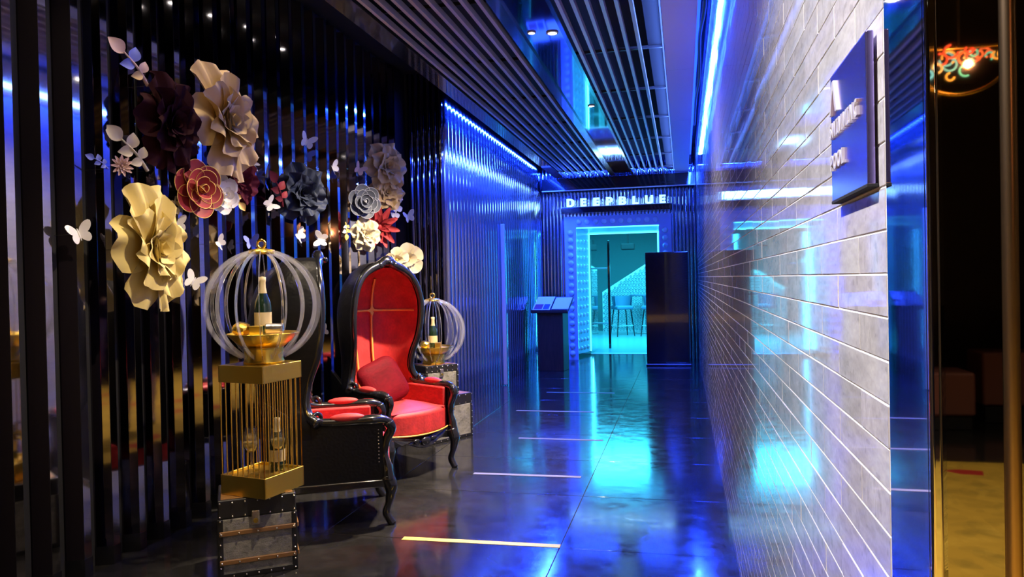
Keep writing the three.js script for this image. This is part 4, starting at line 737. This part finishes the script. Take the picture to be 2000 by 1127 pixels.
// ---------------------------------------------------------------- lobby behind the camera
{
  const w = struct('wall_lobby', 'dark lobby walls mirrored in the strips', 'wall');
  mesh('back_wall', span(-3.2, 4.4, 0, 3.9, 7.6, 7.8), M.lobbyWall, w); mesh('side_wall', span(4.2, 4.4, 0, 3.9, -1.1, 7.8), M.lobbyWall, w);
  mesh('soffit_face', span(-3.1, 0.3, 3.3, 3.66, 1.96, 2.0), M.lobbyWall, w);
  function lantern(label, p, tint = lin(1, 0.35, 0.12), power = LEVEL.lantern) {
    const t = thing('stained_glass_lantern', label, 'lantern', p, 0, 'lobby lanterns');
    mesh('frame', merge([tube([[-0.3, 0.14, 0], [0.3, 0.14, 0]], 0.012, 4, 8), new THREE.TorusGeometry(0.3, 0.014, 8, 30, Math.PI).rotateZ(Math.PI).translate(0, 0.14, 0).scale(1, 0.9, 1), tube([[-0.3, 0.14, 0], [-0.3, 0.3, 0]], 0.01, 4, 6), tube([[0.3, 0.14, 0], [0.3, 0.3, 0]], 0.01, 4, 6)]), M.gold, t);
    const cols = [lin(1, 0.12, 0.04), lin(0.1, 0.7, 0.5), lin(1, 0.55, 0.08), lin(0.9, 0.2, 0.05), lin(0.15, 0.6, 0.6), lin(1, 0.7, 0.2)];
    for (let k = 0; k < 22; k++) { const a = rnd() * Math.PI, r = rr(0.05, 0.26); const m = mesh('glass_scroll', new THREE.TorusGeometry(rr(0.02, 0.04), 0.007, 6, 14, 4.6), std({ color: cols[k % 6], emissive: cols[k % 6], emissiveIntensity: 1.3 }), t); m.position.set(Math.cos(a) * r, 0.14 - Math.sin(a) * r * 0.8, rr(-0.02, 0.02)); m.rotation.z = rnd() * 6; }
    mesh('hanger', cyl(0.008, 0.008, 0.75, 8, 0, 0.14, 0), M.bronze, t);
    const l = new THREE.PointLight(tint, power, 0, 2); l.position.set(p[0], p[1], p[2] - 0.15); l.castShadow = true; l.name = numbered('lantern_light'); scene.add(l);
  }
  lantern('hanging gold lantern with coloured glass scrolls, mirrored at the right edge', [1.66, 2.72, 3.3]);
  lantern('second hanging gold lantern with coloured glass scrolls in the lobby', [2.5, 2.72, 3.6]);
  const stoolBox = (label, x, z, w_, h) => { const t = thing('lobby_pouf', label, 'pouf', [x, 0, z], 0, 'lobby poufs'); mesh('cushion', rbox(w_, h * 0.75, 0.45, 0.03, 0, h * 0.62, 0), M.brownBox, t); mesh('plinth', rbox(w_ - 0.05, h * 0.25, 0.4, 0.01, 0, h * 0.125, 0), M.blackMatte, t); };
  stoolBox('low brown pouf standing beyond the lobby carpet', 2.35, 6.2, 0.6, 0.55); stoolBox('wider brown pouf at the lobby back wall', 3.3, 6.6, 0.9, 0.7);
}

// ---------------------------------------------------------------- woman standing in the lobby, mirrored in the ribs
{
  const skin = std({ color: lin(0.52, 0.30, 0.19), roughness: 0.55 }), cloth = std({ color: lin(0.008, 0.008, 0.010), roughness: 0.8 }), hair = std({ color: lin(0.012, 0.008, 0.006), roughness: 0.45 });
  function sdfMesh(bones, lo, hi, res, k) {
    const mc = new MarchingCubes(res, skin, false, false, 120000); mc.isolation = 0; const n = mc.size, h = mc.halfsize, f = mc.field;
    const S = [0, 1, 2].map(i => (hi[i] - lo[i]) / 2), C = [0, 1, 2].map(i => (hi[i] + lo[i]) / 2);
    for (let z = 0; z < n; z++) for (let y = 0; y < n; y++) for (let x = 0; x < n; x++) {
      const px = C[0] + (x - h) / h * S[0], py = C[1] + (y - h) / h * S[1], pz = C[2] + (z - h) / h * S[2]; let d = 1;
      for (const [a, b, ra, rb, sx = 1] of bones) {
        const bx = b[0] - a[0], by = b[1] - a[1], bz = b[2] - a[2], qx = (px - a[0]) / sx, qy = py - a[1], qz = pz - a[2], L = (bx / sx) ** 2 + by * by + bz * bz || 1e-9;
        const t = Math.max(0, Math.min(1, (qx * bx / sx + qy * by + qz * bz) / L)); const e = Math.hypot(qx - bx / sx * t, qy - by * t, qz - bz * t) - (ra + (rb - ra) * t);
        const m = Math.max(0, k - Math.abs(d - e)) / k; d = Math.min(d, e) - m * m * k * 0.25;
      }
      f[x + y * n + z * n * n] = -d;
    }
    mc.update(); const c = mc.count, p = new Float32Array(c * 3);
    for (let i = 0; i < c; i++) for (let j = 0; j < 3; j++) p[i * 3 + j] = mc.positionArray[i * 3 + j] * S[j] + C[j];
    let g = new THREE.BufferGeometry(); g.setAttribute('position', new THREE.BufferAttribute(p, 3)); g = mergeVertices(g, 0.0005); g.computeVertexNormals(); g.setAttribute('uv', new THREE.BufferAttribute(new Float32Array(g.attributes.position.count * 2), 2)); return g;
  }
  const bones = [[[0, 0.92, 0], [0, 1.05, 0], 0.105, 0.095, 1.35], [[0, 1.05, 0], [0, 1.28, -0.01], 0.095, 0.105, 1.3], [[0, 1.36, 0.005], [0, 1.46, -0.005], 0.055, 0.047]];
  for (const s of [-1, 1]) bones.push([[0, 1.345, 0], [s * 0.165, 1.345, 0.005], 0.05, 0.05], [[s * 0.17, 1.34, 0.005], [s * 0.215, 1.09, 0.03], 0.044, 0.036], [[s * 0.215, 1.09, 0.03], [s * 0.215, 0.87, -0.03], 0.034, 0.024], [[s * 0.085, 0.90, 0], [s * 0.09, 0.49, -0.015], 0.085, 0.054], [[s * 0.09, 0.49, -0.015], [s * 0.088, 0.34, 0.012], 0.05, 0.053], [[s * 0.088, 0.34, 0.012], [s * 0.085, 0.085, 0.01], 0.053, 0.03], [[s * 0.085, 0.075, 0.01], [s * 0.10, 0.035, -0.12], 0.034, 0.024]);
  const body = sdfMesh(bones, [-0.32, -0.02, -0.22], [0.32, 1.52, 0.2], 84, 0.03);
  const head = sdfMesh([[[0, 1.60, 0.005], [0, 1.56, -0.012], 0.088, 0.078, 0.9], [[0, 1.53, -0.03], [0, 1.505, -0.045], 0.055, 0.038, 0.95], [[0, 1.44, 0.0], [0, 1.52, 0.0], 0.047, 0.046], [[0, 1.575, -0.088], [0, 1.548, -0.106], 0.009, 0.013], [[-0.018, 1.518, -0.084], [0.018, 1.518, -0.084], 0.008, 0.008], [[0.076, 1.575, 0.005], [0.08, 1.545, 0.0], 0.014, 0.01], [[-0.076, 1.575, 0.005], [-0.08, 1.545, 0.0], 0.014, 0.01]], [-0.12, 1.41, -0.15], [0.12, 1.71, 0.13], 64, 0.018);
  const hands = [];
  for (const s of [-1, 1]) {
    const w = [s * 0.215, 0.87, -0.03], hb = [[w, [s * 0.212, 0.80, -0.042], 0.022, 0.028], [[s * 0.212, 0.80, -0.06], [s * 0.212, 0.80, -0.024], 0.016, 0.016]];
    [[-0.070, 0.075], [-0.052, 0.085], [-0.034, 0.082], [-0.017, 0.066]].forEach(([z, l]) => { const k1 = [s * 0.212, 0.79, z], k2 = [s * 0.208, 0.79 - l * 0.55, z - 0.006], k3 = [s * 0.198, 0.79 - l, z - 0.008]; hb.push([k1, k2, 0.0092, 0.0085], [k2, k3, 0.0085, 0.007]); });
    hb.push([[s * 0.21, 0.845, -0.055], [s * 0.200, 0.81, -0.085], 0.012, 0.010], [[s * 0.200, 0.81, -0.085], [s * 0.194, 0.775, -0.094], 0.010, 0.008]);
    hands.push(sdfMesh(hb, [s * 0.205 - 0.06, 0.68, -0.12], [s * 0.205 + 0.06, 0.90, 0.02], 56, 0.006));
  }
  const t = thing('person', 'person in a short black dress with bare legs, mirrored in the ribs', 'person', [-1.9, 0.012, 0.25], 20 * D);
  mesh('body', merge([body, head, ...hands]), skin, t);
  const prof = [[0.55, 0.165, 0.135], [0.70, 0.172, 0.140], [0.88, 0.178, 0.140], [1.02, 0.138, 0.112], [1.12, 0.136, 0.112], [1.26, 0.152, 0.128], [1.34, 0.145, 0.105], [1.395, 0.085, 0.075]];
  mesh('dress', surface(36, 28, (u, v) => { const q = v * (prof.length - 1), k = Math.min(prof.length - 2, Math.floor(q)), e = q - k, L = (i) => prof[k][i] + (prof[k + 1][i] - prof[k][i]) * e, a = u * Math.PI * 2, w = 1 + (1 - v) ** 3 * 0.05 * Math.sin(a * 7); return [Math.cos(a) * L(1) * w, L(0), Math.sin(a) * L(2) * w]; }), cloth, t);
  for (const s of [-1, 1]) { mesh('sleeve', taper([[s * 0.12, 1.35, 0.003], [s * 0.175, 1.33, 0.006], [s * 0.20, 1.20, 0.018]], [0.056, 0.054, 0.050], 14, 14), cloth, t); mesh('shoe', taper([[s * 0.084, 0.045, 0.05], [s * 0.085, 0.045, 0.0], [s * 0.095, 0.03, -0.08], [s * 0.10, 0.02, -0.15]], [0.03, 0.042, 0.038, 0.018], 16, 12), cloth, t); mesh('eye', new THREE.SphereGeometry(0.008, 10, 8).translate(s * 0.029, 1.575, -0.082), hair, t); }
  mesh('hair', surface(28, 18, (u, v) => { const a = u * Math.PI * 2, b = v * (1.15 + 1.0 * Math.max(0, Math.sin(a)) ** 0.6), r = 0.098; return [Math.cos(a) * Math.sin(Math.min(b, 1.75)) * r * 0.93, 1.60 + Math.cos(b) * r * (b > 1.57 ? 2.0 : 1.05), 0.008 + Math.sin(a) * Math.sin(Math.min(b, 1.75)) * r * 1.05]; }), hair, t);
}
renderer.render(scene, camera);
